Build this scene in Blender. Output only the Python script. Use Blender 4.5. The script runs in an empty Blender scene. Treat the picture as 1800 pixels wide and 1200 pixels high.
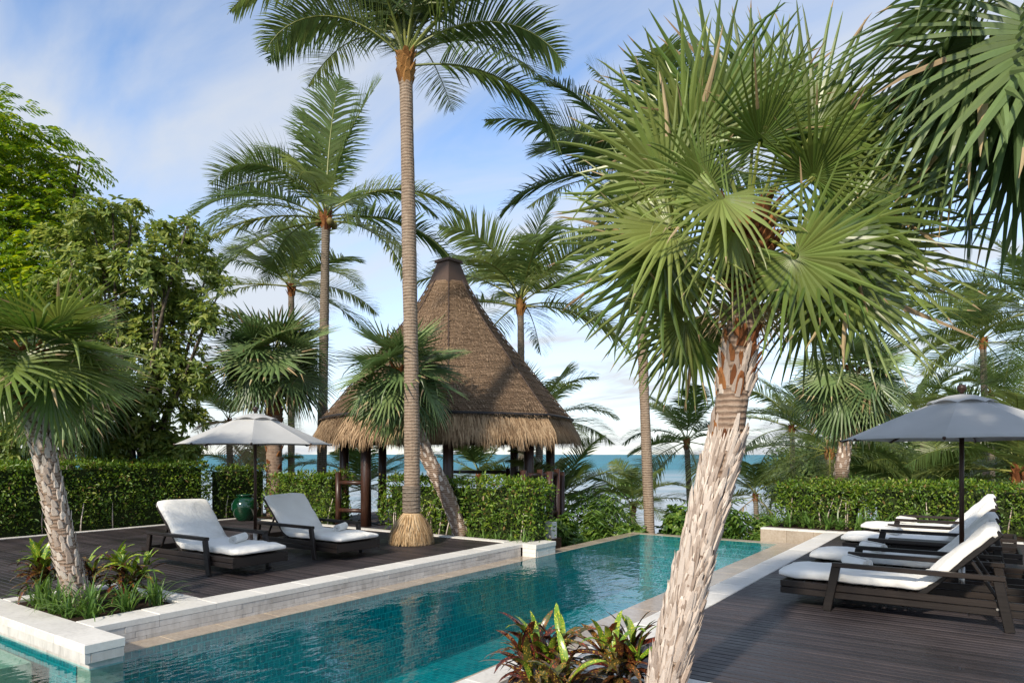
import bpy, math, random
import numpy as np
from mathutils import Vector, Matrix, Quaternion

R = math.radians
scene = bpy.context.scene
COL = scene.collection
random.seed(7)
NP = np.random.default_rng(11)

# ------------------------------------------------------------------ camera
TH = math.atan((1738 - 900) / 1200.0)          # the pool runs 34.9 degrees to the right of the view
SN, CS = math.sin(TH), math.cos(TH)
EYE = 1.65                                     # eye height over the terrace decks (z = 0)
cam_d = bpy.data.cameras.new('camera')
cam = bpy.data.objects.new('camera', cam_d)
COL.objects.link(cam)
cam.location = (0, 0, EYE)
cam.rotation_euler = (R(90), 0, TH)
cam_d.sensor_width = 36
cam_d.lens = 24
cam_d.shift_y = 197 / 1800.0
cam_d.clip_start = 0.05
cam_d.clip_end = 30000
scene.camera = cam

# ------------------------------------------------------------------ light
SUN_EL = 33
to_sun = Vector((0.13, -0.99, math.tan(R(SUN_EL)))).normalized()
world = bpy.data.worlds.new('World')
scene.world = world
world.use_nodes = True
wn, wl = world.node_tree.nodes, world.node_tree.links
bg = wn['Background']
SKY_STRENGTH = 0.135
bg.inputs['Strength'].default_value = SKY_STRENGTH
sky = wn.new('ShaderNodeTexSky')
sky.sky_type = 'NISHITA'
sky.sun_disc = False
sky.sun_elevation = R(SUN_EL)
sky.sun_rotation = math.atan2(to_sun.x, to_sun.y)
sky.altitude = 20
sky.air_density = 0.8
sky.dust_density = 0.1
sky.ozone_density = 1.0


def wmath(op, a, b=None, clamp=False):
    n = wn.new('ShaderNodeMath'); n.operation = op; n.use_clamp = clamp
    for i, v in enumerate((a, b)):
        if v is None: continue
        if isinstance(v, (int, float)): n.inputs[i].default_value = v
        else: wl.new(v, n.inputs[i])
    return n.outputs[0]


wtc = wn.new('ShaderNodeTexCoord')
wsep = wn.new('ShaderNodeSeparateXYZ'); wl.new(wtc.outputs['Generated'], wsep.inputs[0])
wz = wmath('MAXIMUM', wsep.outputs[2], 0.0)
den = wmath('ADD', wz, 0.22)
wcm = wn.new('ShaderNodeCombineXYZ')
wl.new(wmath('DIVIDE', wsep.outputs[0], den), wcm.inputs[0])
wl.new(wmath('DIVIDE', wsep.outputs[1], den), wcm.inputs[1])
wmap = wn.new('ShaderNodeMapping'); wl.new(wcm.outputs[0], wmap.inputs[0])
wmap.inputs['Scale'].default_value = (0.6, 1.5, 1)
wmap.inputs['Location'].default_value = (3.7, 1.2, 0)
wmap.inputs['Rotation'].default_value = (0, 0, 0.5)
cn = wn.new('ShaderNodeTexNoise'); wl.new(wmap.outputs[0], cn.inputs['Vector'])
cn.inputs['Scale'].default_value = 1.9; cn.inputs['Detail'].default_value = 9
cn.inputs['Roughness'].default_value = 0.52; cn.inputs['Distortion'].default_value = 0.5
cr = wn.new('ShaderNodeMapRange'); wl.new(cn.outputs[0], cr.inputs[0])
cr.inputs[1].default_value = 0.35; cr.inputs[2].default_value = 0.60
cr.inputs[3].default_value = 0.0; cr.inputs[4].default_value = 0.98
hz = wn.new('ShaderNodeMapRange'); wl.new(wz, hz.inputs[0])          # thicker veil of cloud toward the horizon
hz.inputs[1].default_value = 0.0; hz.inputs[2].default_value = 0.40
hz.inputs[3].default_value = 0.95; hz.inputs[4].default_value = 0.0
cm = wmath('MAXIMUM', cr.outputs[0], hz.outputs[0])
cmx = wmath('MULTIPLY', wmath('ADD', cr.outputs[0], hz.outputs[0]), 0.5)
mask = wmath('ADD', wmath('MULTIPLY', cm, 0.55), wmath('MULTIPLY', cmx, 0.5), True)
cloudc = wn.new('ShaderNodeRGB'); cloudc.outputs[0].default_value = (2.62, 2.74, 2.90, 1)
wmix = wn.new('ShaderNodeMix'); wmix.data_type = 'RGBA'
wl.new(mask, wmix.inputs[0]); wl.new(sky.outputs[0], wmix.inputs[6]); wl.new(cloudc.outputs[0], wmix.inputs[7])
wl.new(wmix.outputs[2], bg.inputs['Color'])

sun_d = bpy.data.lights.new('sun', 'SUN')
sun_d.energy = 2.55
sun_d.angle = R(2.5)
sun_d.color = (1.0, 0.89, 0.73)
sun = bpy.data.objects.new('sun', sun_d)
COL.objects.link(sun)
sun.location = (0, -10, 30)
sun.rotation_euler = to_sun.to_track_quat('Z', 'Y').to_euler()

scene.view_settings.view_transform = 'Standard'
scene.view_settings.look = 'None'
scene.view_settings.gamma = 1
scene.view_settings.exposure = 1.1
scene.render.engine = 'CYCLES'
cy = scene.cycles
cy.use_denoising = True
cy.max_bounces = 8
cy.transparent_max_bounces = 12
cy.diffuse_bounces = 4
cy.glossy_bounces = 3
cy.caustics_reflective = False
cy.caustics_refractive = False


# ------------------------------------------------------------------ from photo pixels (1800 x 1200) to places
def Wc(xc, zc, z):
    return Vector((xc * CS - zc * SN, xc * SN + zc * CS, z))


def P(px, py, zc):                # a pixel and a distance along the view
    return Wc((px - 900) / 1200.0 * zc, zc, EYE + (797 - py) / 1200.0 * zc)


def G(px, py, z=0.0):             # a pixel that lies on the level z
    zc = 1200.0 * (EYE - z) / (py - 797)
    return Wc((px - 900) / 1200.0 * zc, zc, z)


def camxz(x, y):
    return x * CS + y * SN, -x * SN + y * CS


def sstep(a, b, t):
    t = min(1, max(0, (t - a) / (b - a)))
    return t * t * (3 - 2 * t)


SEA_Z = -12.0


def terrain(x, y):
    xc, zc = camxz(x, y)
    k = xc / max(zc, 3)
    slope = 0.36 - 0.33 * sstep(0.34, 0.62, k) - 0.04 * sstep(0.25, 0.6, -k)
    z = -0.9 - max(0.0, zc - 17.5) * slope
    z += 0.25 * math.sin(x * 0.7 + 1) * math.cos(y * 0.6) * sstep(17, 22, zc)
    if -16.2 < x < 9 and -6 < y < 16.0: z = -3.0
    return max(z, -14.5)


# ------------------------------------------------------------------ mesh helpers
class MB:
    def __init__(s):
        s.v, s.f, s.m = [], [], []

    def add(s, vs, fs, mi=0):
        o = len(s.v)
        s.v.extend([tuple(v) for v in vs])
        s.f.extend([tuple(i + o for i in f) for f in fs])
        s.m.extend([mi] * len(fs))

    def box(s, a, b, mi=0, bev=0.0):
        x0, y0, z0 = a; x1, y1, z1 = b
        if bev <= 0:
            s.add([(x0, y0, z0), (x1, y0, z0), (x1, y1, z0), (x0, y1, z0), (x0, y0, z1), (x1, y0, z1), (x1, y1, z1), (x0, y1, z1)],
                  [(0, 3, 2, 1), (4, 5, 6, 7), (0, 1, 5, 4), (1, 2, 6, 5), (2, 3, 7, 6), (3, 0, 4, 7)], mi)
        else:                       # top edges bevelled
            e = bev
            s.add([(x0, y0, z0), (x1, y0, z0), (x1, y1, z0), (x0, y1, z0),
                   (x0, y0, z1 - e), (x1, y0, z1 - e), (x1, y1, z1 - e), (x0, y1, z1 - e),
                   (x0 + e, y0 + e, z1), (x1 - e, y0 + e, z1), (x1 - e, y1 - e, z1), (x0 + e, y1 - e, z1)],
                  [(0, 3, 2, 1), (8, 9, 10, 11), (0, 1, 5, 4), (1, 2, 6, 5), (2, 3, 7, 6), (3, 0, 4, 7),
                   (4, 5, 9, 8), (5, 6, 10, 9), (6, 7, 11, 10), (7, 4, 8, 11)], mi)

    def bar(s, p0, p1, w, h, up=(0, 0, 1), mi=0, e=0.006):
        """a bar of rectangular section with softened long edges"""
        p0, p1 = Vector(p0), Vector(p1)
        t = (p1 - p0).normalized()
        b = t.cross(Vector(up)).normalized()
        n = b.cross(t).normalized()
        w, h = w / 2, h / 2
        prof = [(-w + e, -h), (w - e, -h), (w, -h + e), (w, h - e), (w - e, h), (-w + e, h), (-w, h - e), (-w, -h + e)]
        vs = [p0 + b * x + n * y for x, y in prof] + [p1 + b * x + n * y for x, y in prof]
        k = len(prof)
        fs = [(i, (i + 1) % k, (i + 1) % k + k, i + k) for i in range(k)]
        fs += [tuple(range(k - 1, -1, -1)), tuple(range(k, 2 * k))]
        s.add(vs, fs, mi)

    def tube(s, pts, rads, n=10, mi=0, cap=True, wob=0.0, rnd=None):
        pts = [Vector(p) for p in pts]
        rings = []
        ref = Vector((0.31, 0.95, 0.05))
        o = len(s.v)
        for i, p in enumerate(pts):
            t = (pts[min(i + 1, len(pts) - 1)] - pts[max(i - 1, 0)]).normalized()
            b = t.cross(ref)
            if b.length < 1e-3: b = t.cross(Vector((1, 0, 0)))
            b.normalize(); c = t.cross(b).normalized()
            r = rads[i]
            for k in range(n):
                a = 2 * math.pi * k / n
                rr = r * (1 + (wob * (rnd.random() - .5) if rnd else 0))
                s.v.append(tuple(p + (b * math.cos(a) + c * math.sin(a)) * rr))
        for i in range(len(pts) - 1):
            for k in range(n):
                s.f.append((o + i * n + k, o + i * n + (k + 1) % n, o + (i + 1) * n + (k + 1) % n, o + (i + 1) * n + k))
                s.m.append(mi)
        if cap:
            s.f.append(tuple(o + k for k in range(n - 1, -1, -1))); s.m.append(mi)
            l = o + (len(pts) - 1) * n
            s.f.append(tuple(l + k for k in range(n))); s.m.append(mi)

    def lathe(s, prof, n=24, mi=0, cx=0, cy=0):
        o = len(s.v)
        for r, z in prof:
            for k in range(n):
                a = 2 * math.pi * k / n
                s.v.append((cx + r * math.cos(a), cy + r * math.sin(a), z))
        for i in range(len(prof) - 1):
            for k in range(n):
                s.f.append((o + i * n + k, o + i * n + (k + 1) % n, o + (i + 1) * n + (k + 1) % n, o + (i + 1) * n + k)); s.m.append(mi)
        s.f.append(tuple(o + k for k in range(n - 1, -1, -1))); s.m.append(mi)
        l = o + (len(prof) - 1) * n
        s.f.append(tuple(l + k for k in range(n))); s.m.append(mi)

    def mesh(s, name, mats, smooth=False):
        me = bpy.data.meshes.new(name)
        me.from_pydata(s.v, [], s.f)
        for m in (mats if isinstance(mats, (list, tuple)) else [mats]): me.materials.append(m)
        me.polygons.foreach_set('material_index', s.m)
        if smooth: me.polygons.foreach_set('use_smooth', [True] * len(me.polygons))
        me.update()
        return me

    def build(s, name, mats, parent=None, loc=(0, 0, 0), smooth=False):
        return put(name, s.mesh(name, mats, smooth), parent, loc)


def put(name, me, parent=None, loc=(0, 0, 0), rot=(0, 0, 0), sc=1.0):
    o = bpy.data.objects.new(name, me)
    COL.objects.link(o)
    if parent is not None: o.parent = parent
    o.location = loc
    o.rotation_euler = rot
    o.scale = (sc, sc, sc) if isinstance(sc, (int, float)) else sc
    return o


def np_mesh(name, verts, faces, mats, smooth=False):
    """verts (N,3), faces (M,k) all with k corners"""
    me = bpy.data.meshes.new(name)
    k = faces.shape[1]
    me.vertices.add(len(verts)); me.vertices.foreach_set('co', verts.astype(np.float32).ravel())
    me.loops.add(faces.size); me.loops.foreach_set('vertex_index', faces.astype(np.int32).ravel())
    me.polygons.add(len(faces))
    me.polygons.foreach_set('loop_start', np.arange(0, faces.size, k, dtype=np.int32))
    me.polygons.foreach_set('loop_total', np.full(len(faces), k, dtype=np.int32))
    for m in (mats if isinstance(mats, (list, tuple)) else [mats]): me.materials.append(m)
    if smooth: me.polygons.foreach_set('use_smooth', np.ones(len(faces), dtype=bool))
    me.update(calc_edges=True)
    me.validate()
    return me


def unit(a):
    return a / np.maximum(np.linalg.norm(a, axis=-1, keepdims=True), 1e-9)


def leaf_mass(name, cen, dirs, nors, length, width, mat, fold=0.25, droop=0.0):
    """many small folded leaves in one mesh: two quads each"""
    n = len(cen)
    d = unit(dirs); s = unit(np.cross(d, nors)); u = np.cross(s, d)
    L = np.broadcast_to(np.asarray(length, float).reshape(-1, 1), (n, 1)); w = np.broadcast_to(np.asarray(width, float).reshape(-1, 1), (n, 1)) * .5
    tip = cen + d * L + np.array([0, 0, -1.0]) * droop * L
    v = np.stack([cen, cen + d * L * .35 - s * w + u * w * fold * 2, cen + d * L * .72 - s * w * .75 + u * w * fold * 1.5 + np.array([0, 0, -.4]) * droop * L,
                  tip, cen + d * L * .72 + s * w * .75 + u * w * fold * 1.5 + np.array([0, 0, -.4]) * droop * L, cen + d * L * .35 + s * w + u * w * fold * 2], 1)
    idx = np.arange(n)[:, None] * 6
    f = np.concatenate([idx + np.array([[0, 3, 2, 1]]), idx + np.array([[0, 5, 4, 3]])], 0)
    return np_mesh(name, v.reshape(-1, 3), f, mat)


def strip_mass(name, p0, p1, p2, w, side, mat):
    """thin tapering straws: two quads along p0-p1-p2"""
    s = unit(side)
    w = np.asarray(w, float).reshape(-1, 1) * .5
    v = np.stack([p0 - s * w, p0 + s * w, p1 - s * w * .8, p1 + s * w * .8, p2 - s * w * .15, p2 + s * w * .15], 1)
    idx = np.arange(len(p0))[:, None] * 6
    f = np.concatenate([idx + np.array([[0, 1, 3, 2]]), idx + np.array([[2, 3, 5, 4]])], 0)
    return np_mesh(name, v.reshape(-1, 3), f, mat)


def thing(name, label, cat, loc=(0, 0, 0), rz=0.0, group=None):
    o = bpy.data.objects.new(name, None)
    o.empty_display_size = 0.2
    COL.objects.link(o)
    o.location = loc; o.rotation_euler = (0, 0, rz)
    return tag(o, label, cat, group)


def tag(o, label, cat, group=None):
    o['label'] = label; o['category'] = cat
    if group: o['group'] = group
    return o


def struct(o):
    o['kind'] = 'structure'; return o


def stuff(o):
    o['kind'] = 'stuff'; return o


# ------------------------------------------------------------------ materials
class NT:
    def __init__(s, name):
        s.mat = bpy.data.materials.new(name); s.mat.use_nodes = True
        s.n = s.mat.node_tree.nodes; s.l = s.mat.node_tree.links
        s.n.clear()
        s.out = s.n.new('ShaderNodeOutputMaterial')

    def node(s, t, **kw):
        n = s.n.new('ShaderNode' + t)
        for k, v in kw.items(): setattr(n, k, v)
        return n

    def set(s, sock, v):
        if isinstance(v, bpy.types.NodeSocket): s.l.new(v, sock)
        elif isinstance(v, (tuple, list)) and len(v) == 3 and sock.type == 'RGBA': sock.default_value = (*v, 1)
        else: sock.default_value = v

    def coord(s, kind='Object', scale=(1, 1, 1), loc=(0, 0, 0), rot=(0, 0, 0)):
        tc = s.node('TexCoord'); mp = s.node('Mapping')
        s.l.new(tc.outputs[kind], mp.inputs[0])
        mp.inputs['Scale'].default_value = scale; mp.inputs['Location'].default_value = loc; mp.inputs['Rotation'].default_value = rot
        return mp.outputs[0]

    def worldpos(s, scale=(1, 1, 1), rot=(0, 0, 0)):
        g = s.node('NewGeometry'); mp = s.node('Mapping')
        s.l.new(g.outputs['Position'], mp.inputs[0]); mp.inputs['Scale'].default_value = scale; mp.inputs['Rotation'].default_value = rot
        return mp.outputs[0]

    def noise(s, vec, scale=5, detail=4, rough=.55, dist=0.0):
        n = s.node('TexNoise'); s.l.new(vec, n.inputs['Vector'])
        n.inputs['Scale'].default_value = scale; n.inputs['Detail'].default_value = detail
        n.inputs['Roughness'].default_value = rough; n.inputs['Distortion'].default_value = dist
        return n.outputs[0]

    def ramp(s, fac, stops):
        n = s.node('ValToRGB'); s.l.new(fac, n.inputs[0])
        e = n.color_ramp.elements
        while len(e) < len(stops): e.new(0.5)
        for q, (p, c) in zip(e, stops): q.position = p; q.color = (*c, 1)
        return n.outputs[0]

    def rng(s, fac, a, b, c, d):
        n = s.node('MapRange'); s.l.new(fac, n.inputs[0])
        for i, v in enumerate((a, b, c, d)): n.inputs[i + 1].default_value = v
        return n.outputs[0]

    def mix(s, fac, a, b, mode='MIX'):
        n = s.node('Mix', data_type='RGBA', blend_type=mode)
        s.set(n.inputs[0], fac); s.set(n.inputs[6], a); s.set(n.inputs[7], b)
        return n.outputs[2]

    def math(s, op, a, b=0.0):
        n = s.node('Math', operation=op); s.set(n.inputs[0], a); s.set(n.inputs[1], b)
        return n.outputs[0]

    def orand(s):
        return s.node('ObjectInfo').outputs['Random']

    def irand(s):
        return s.node('NewGeometry').outputs['Random Per Island']

    def hsv(s, col, h=.5, sat=1.0, v=1.0):
        n = s.node('HueSaturation'); s.set(n.inputs['Color'], col); s.set(n.inputs['Hue'], h); s.set(n.inputs['Saturation'], sat); s.set(n.inputs['Value'], v)
        return n.outputs[0]

    def bump(s, height, strength=.3, dist=.01):
        n = s.node('Bump'); s.l.new(height, n.inputs['Height']); n.inputs['Strength'].default_value = strength; n.inputs['Distance'].default_value = dist
        return n.outputs[0]

    def pbsdf(s, col, rough=.6, spec=.4, normal=None, metal=0.0, coat=0.0, sheen=0.0):
        b = s.node('BsdfPrincipled')
        s.set(b.inputs['Base Color'], col); s.set(b.inputs['Roughness'], rough); s.set(b.inputs['Specular IOR Level'], spec)
        b.inputs['Metallic'].default_value = metal; b.inputs['Coat Weight'].default_value = coat; b.inputs['Sheen Weight'].default_value = sheen
        if normal is not None: s.l.new(normal, b.inputs['Normal'])
        return b.outputs[0]

    def done(s, shader):
        s.l.new(shader, s.out.inputs['Surface']); return s.mat


def leaf_mat(name, c_dark, c_mid, c_light, trans=.3, rough=.42, per='object', spec=.45, tipcol=None, scale=1.5):
    m = NT(name)
    r = m.orand() if per == 'object' else m.irand()
    nz = m.noise(m.worldpos(), scale=scale, detail=2)
    f = m.math('ADD', m.math('MULTIPLY', r, .62), m.math('MULTIPLY', nz, .42))
    col = m.ramp(f, [(.15, c_dark), (.5, c_mid), (.88, c_light)])
    if per == 'object': f_i = m.irand(); col = m.hsv(col, m.rng(f_i, 0, 1, .488, .512), 1, m.rng(f_i, 0, 1, .78, 1.25))
    if tipcol is not None:
        r2 = m.irand()
        col = m.mix(m.rng(r2, .93, .97, 0, 1), col, tipcol)
    p = m.pbsdf(col, rough, spec)
    t = m.node('BsdfTranslucent'); m.set(t.inputs[0], m.hsv(col, .49, 1.1, 1.5))
    mx = m.node('MixShader'); mx.inputs[0].default_value = trans
    m.l.new(p, mx.inputs[1]); m.l.new(t.outputs[0], mx.inputs[2])
    return m.done(mx.outputs[0])


M = {}
M['coco'] = leaf_mat('coconut_leaf', (.065, .110, .032), (.130, .182, .054), (.240, .280, .090), .45, .34)
M['coco_old'] = leaf_mat('dry_leaf', (.20, .13, .06), (.32, .23, .12), (.42, .33, .19), .2, .7)
M['fan'] = leaf_mat('fan_leaf', (.058, .105, .020), (.120, .172, .036), (.225, .275, .075), .30, .34)
M['fan_dark'] = leaf_mat('fan_leaf_dark', (.060, .110, .040), (.115, .175, .064), (.205, .262, .100), .28, .36)
M['rachis'] = leaf_mat('leaf_stalk', (.10, .13, .025), (.17, .19, .035), (.24, .24, .05), .05, .5)
M['hedge'] = leaf_mat('hedge_leaf', (.042, .100, .011), (.098, .185, .018), (.235, .305, .030), .28, .38, 'island', scale=2.2, tipcol=(.22, .15, .05))
M['tree_a'] = leaf_mat('tree_leaf_feathery', (.075, .165, .022), (.17, .29, .030), (.42, .46, .045), .42, .42, 'island', scale=.9)
M['tree_b'] = leaf_mat('tree_leaf_broad', (.090, .150, .036), (.185, .255, .058), (.360, .390, .095), .42, .35, 'island', scale=.9)
M['shrub'] = leaf_mat('shrub_leaf', (0.042, 0.105, 0.021), (0.090, 0.180, 0.030), (0.195, 0.285, 0.045), .3, .4, 'island')
M['far'] = leaf_mat('hill_leaf', (0.053, 0.098, 0.027), (0.090, 0.147, 0.039), (0.158, 0.203, 0.054), .2, .6, 'island', scale=.4)
M['strap'] = leaf_mat('strap_leaf', (0.054, 0.120, 0.024), (0.096, 0.186, 0.036), (0.168, 0.264, 0.054), .25, .35, 'island')


def m_twig():
    m = NT('hedge_twigs')
    n = m.noise(m.coord(scale=(9, 9, 9)), 4, 5)
    return m.done(m.pbsdf(m.ramp(n, [(.3, (.018, .030, .010)), (.7, (.045, .062, .018))]), .9, .1, m.bump(n, 1, .05)))


def m_wood_dark(name='dark_wood', base=(.030, .021, .016), lite=(.060, .040, .030), along='x', rough=.42):
    m = NT(name)
    sc = {'x': (1.2, 28, 28), 'y': (28, 1.2, 28), 'z': (28, 28, 1.2)}[along]
    n = m.noise(m.coord(scale=sc), 1.6, 6, .6, .6)
    f = m.math('ADD', m.math('MULTIPLY', n, .55), m.math('MULTIPLY', m.orand(), .5))
    col = m.ramp(f, [(.25, base), (.8, lite)])
    if name == 'deck_board':
        wear = m.noise(m.worldpos((1, .8, 1)), 1.1, 5, .6)
        col = m.hsv(col, .5, .95, m.rng(wear, .35, .68, .78, 1.5))
        rr = m.math('ADD', m.rng(n, .3, .7, rough - .06, rough + .16), m.rng(wear, .35, .65, -.08, .14))
        return m.done(m.pbsdf(col, rr, .35, m.bump(n, .3, .004)))
    return m.done(m.pbsdf(col, m.rng(n, .3, .7, rough - .06, rough + .16), .35, m.bump(n, .25, .004)))


def m_post():
    m = NT('red_brown_timber')
    n = m.noise(m.coord(scale=(14, 14, 1)), 1.5, 5, .6, .8)
    col = m.ramp(n, [(.25, (.018, .008, .006)), (.55, (.046, .019, .011)), (.8, (.098, .038, .018))])
    return m.done(m.pbsdf(col, .38, .5, m.bump(n, .3, .006)))


def m_stone(name, a, b, c, rough=.7, streak=True, objr=.10):
    m = NT(name)
    n1 = m.noise(m.worldpos((1, 1, 1)), 2.3, 6, .62)
    n2 = m.noise(m.worldpos((6, 6, 1.6) if streak else (9, 9, 9)), 2.6, 5, .65, .4)
    f = m.math('ADD', m.math('MULTIPLY', n1, .5), m.math('MULTIPLY', n2, .5))
    col = m.ramp(f, [(.30, a), (.48, b), (.66, c)])
    v = m.math('ADD', 1 - objr, m.math('MULTIPLY', m.orand(), 2 * objr))
    col = m.hsv(col, .5, 1, v)
    return m.done(m.pbsdf(col, rough, .35, m.bump(m.noise(m.worldpos(), 60, 4), .25, .003)))


def m_tile(name, rot=(0, 0, 0), bw=.10, bh=.05):
    m = NT(name)
    v = m.worldpos((1, 1, 1), rot)
    b = m.node('TexBrick'); m.l.new(v, b.inputs['Vector'])
    b.inputs['Color1'].default_value = (.001, .140, .172, 1); b.inputs['Color2'].default_value = (.002, .245, .275, 1)
    b.inputs['Mortar'].default_value = (.02, .33, .35, 1)
    b.inputs['Scale'].default_value = 1; b.inputs['Brick Width'].default_value = bw; b.inputs['Row Height'].default_value = bh
    b.inputs['Mortar Size'].default_value = .0075; b.inputs['Mortar Smooth'].default_value = .3; b.inputs['Bias'].default_value = -.1
    n = m.noise(v, 1.1, 3)
    col = m.mix(.25, b.outputs[0], m.ramp(n, [(.3, (.002, .13, .17)), (.7, (.005, .26, .29))]), 'MIX')
    nt = m.node('Math', operation='SUBTRACT'); nt.inputs[0].default_value = 1; m.l.new(b.outputs['Fac'], nt.inputs[1])
    return m.done(m.pbsdf(col, .25, .5, m.bump(nt.outputs[0], .5, .004)))


def m_water():
    m = NT('pool_water')
    p1 = m.noise(m.worldpos((1.0, 1.0, 1), (0, 0, -.6)), 2.3, 3, .5, .7)
    p2 = m.noise(m.worldpos((2.6, 1.0, 1), (0, 0, .55)), 4.2, 2, .5, .4)
    amp = m.rng(m.noise(m.worldpos(), .55, 2), .38, .62, .25, 1.0)
    h = m.math('MULTIPLY', m.math('ADD', p1, m.math('MULTIPLY', p2, .55)), amp)
    nb = m.bump(h, .34, .045)
    lw_ = m.node('LayerWeight'); lw_.inputs['Blend'].default_value = .5; m.l.new(nb, lw_.inputs['Normal'])
    fr = m.math('ADD', m.math('MULTIPLY', m.math('POWER', lw_.outputs['Facing'], 5.0), .98), .02)
    gl = m.node('BsdfGlossy'); gl.inputs['Roughness'].default_value = .01; m.l.new(nb, gl.inputs['Normal'])
    tr = m.node('BsdfTransparent'); tr.inputs[0].default_value = (.66, .96, .97, 1)
    mx = m.node('MixShader'); m.l.new(fr, mx.inputs[0]); m.l.new(tr.outputs[0], mx.inputs[1]); m.l.new(gl.outputs[0], mx.inputs[2])
    return m.done(mx.outputs[0])


def m_sea():
    m = NT('sea_water')
    w = m.worldpos((1, 1, 1), (0, 0, -TH))
    st = m.node('Mapping'); m.l.new(w, st.inputs[0]); st.inputs['Scale'].default_value = (.25, 1, 1)
    n = m.noise(st.outputs[0], .012, 6, .6, .4)
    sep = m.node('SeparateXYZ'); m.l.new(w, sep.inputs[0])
    # sky glare on the near shallows painted in as pale colour, deep teal beyond
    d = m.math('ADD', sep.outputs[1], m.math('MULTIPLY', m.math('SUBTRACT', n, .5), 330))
    shore_glare = m.rng(d, 230, 620, 1, 0)
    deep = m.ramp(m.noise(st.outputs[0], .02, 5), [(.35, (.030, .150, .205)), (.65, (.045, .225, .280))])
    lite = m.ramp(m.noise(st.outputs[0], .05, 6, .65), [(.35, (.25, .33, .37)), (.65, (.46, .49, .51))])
    col = m.mix(shore_glare, deep, lite)
    wv = m.noise(m.worldpos((1, 1, 1), (0, 0, -TH)), .35, 5, .6)
    return m.done(m.pbsdf(col, .55, .25, m.bump(wv, .6, .8)))


def m_cloth():
    m = NT('white_terry')
    n = m.noise(m.coord(), 3.2, 4, .5, .6)
    f = m.noise(m.coord(), 240, 2)
    h = m.math('ADD', m.math('MULTIPLY', n, 1.0), m.math('MULTIPLY', f, .04))
    col = m.ramp(n, [(.3, (.80, .785, .74)), (.7, (.86, .85, .81))])
    return m.done(m.pbsdf(col, .9, .15, m.bump(h, .8, .04), sheen=.3))


def m_canvas():
    m = NT('grey_canvas')
    n = m.noise(m.coord(), 2.5, 4)
    f = m.noise(m.coord(), 300, 1)
    col = m.ramp(n, [(.3, (.49, .495, .49)), (.7, (.56, .565, .56))])
    p = m.pbsdf(col, .85, .2, m.bump(m.math('ADD', n, m.math('MULTIPLY', f, .05)), .3, .02))
    t = m.node('BsdfTranslucent'); m.set(t.inputs[0], (.6, .59, .57))
    mx = m.node('MixShader'); mx.inputs[0].default_value = .25
    m.l.new(p, mx.inputs[1]); m.l.new(t.outputs[0], mx.inputs[2])
    return m.done(mx.outputs[0])


def m_straw(name, stops, rough=.85):
    m = NT(name)
    f = m.math('ADD', m.math('MULTIPLY', m.irand(), .6), m.math('MULTIPLY', m.noise(m.worldpos(), 1.6, 4), .5))
    return m.done(m.pbsdf(m.ramp(f, stops), rough, .15))


def m_thatch():
    m = NT('woven_thatch')
    w = m.worldpos()
    n = m.noise(w, 26, 5, .7)
    n2 = m.noise(w, 1.3, 4)
    wv = m.node('TexWave', wave_type='BANDS', bands_direction='Z'); m.l.new(w, wv.inputs[0])
    wv.inputs['Scale'].default_value = 7.5; wv.inputs['Distortion'].default_value = 2.5; wv.inputs['Detail'].default_value = 3; wv.inputs['Detail Scale'].default_value = 3
    f = m.math('ADD', m.math('MULTIPLY', n, .55), m.math('MULTIPLY', n2, .45))
    col = m.ramp(f, [(.32, (.105, .070, .046)), (.5, (.215, .145, .094)), (.68, (.32, .225, .150))])
    h = m.math('ADD', m.math('MULTIPLY', wv.outputs[0], .8), n)
    return m.done(m.pbsdf(col, .85, .15, m.bump(h, .9, .03)))


def m_trunk(name, stops, rings=9.0, dist=2.0, spec=.2, vert=False):
    m = NT(name)
    c = m.coord()
    n = m.noise(m.coord(scale=(1, 1, .35) if vert else (1, 1, 3)), 9, 6, .65)
    n2 = m.noise(m.coord(scale=(12, 12, 1.2)), 2, 5, .6)
    wv = m.node('TexWave', wave_type='BANDS', bands_direction='Z'); m.l.new(c, wv.inputs[0])
    wv.inputs['Scale'].default_value = rings; wv.inputs['Distortion'].default_value = dist; wv.inputs['Detail'].default_value = 4; wv.inputs['Detail Scale'].default_value = 2.5
    f = m.math('ADD', m.math('ADD', m.math('MULTIPLY', n, .5), m.math('MULTIPLY', n2, .3)), m.math('MULTIPLY', wv.outputs[0], .22))
    col = m.ramp(f, stops)
    h = m.math('ADD', m.math('MULTIPLY', wv.outputs[0], .6), m.math('ADD', n, n2))
    return m.done(m.pbsdf(col, .85, spec, m.bump(h, .7, .02)))


def m_boot(name, stops):
    m = NT(name)
    n = m.noise(m.coord(scale=(30, 30, 3)), 1.6, 6, .65, .5)
    f = m.math('ADD', m.math('MULTIPLY', n, .62), m.math('MULTIPLY', m.orand(), .38))
    return m.done(m.pbsdf(m.ramp(f, stops), .88, .15, m.bump(n, .6, .01)))


def m_croton(name, bc, sc_):
    m = NT(name)
    c = m.coord()
    v = m.node('TexVoronoi'); m.l.new(m.coord(scale=(60, 90, 60)), v.inputs['Vector']); v.inputs['Scale'].default_value = 1.0; v.inputs['Randomness'].default_value = 1
    n = m.noise(m.coord(scale=(10, 30, 10)), 2, 4, .6, .5)
    r = m.orand()
    base = m.ramp(r, [(p, c_) for p, c_ in zip((.08, .3, .52, .74, .95), bc)])
    spot = m.ramp(m.math('FRACT', m.math('MULTIPLY', r, 7.3)), [(p, c_) for p, c_ in zip((.1, .4, .7, .95), sc_)])
    f = m.rng(m.math('ADD', v.outputs['Distance'], m.math('MULTIPLY', n, -.55)), -.02, .12, .9, 0)
    col = m.mix(f, base, spot)
    return m.done(m.pbsdf(col, .28, .5, m.bump(n, .2, .004), coat=.15))


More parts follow.
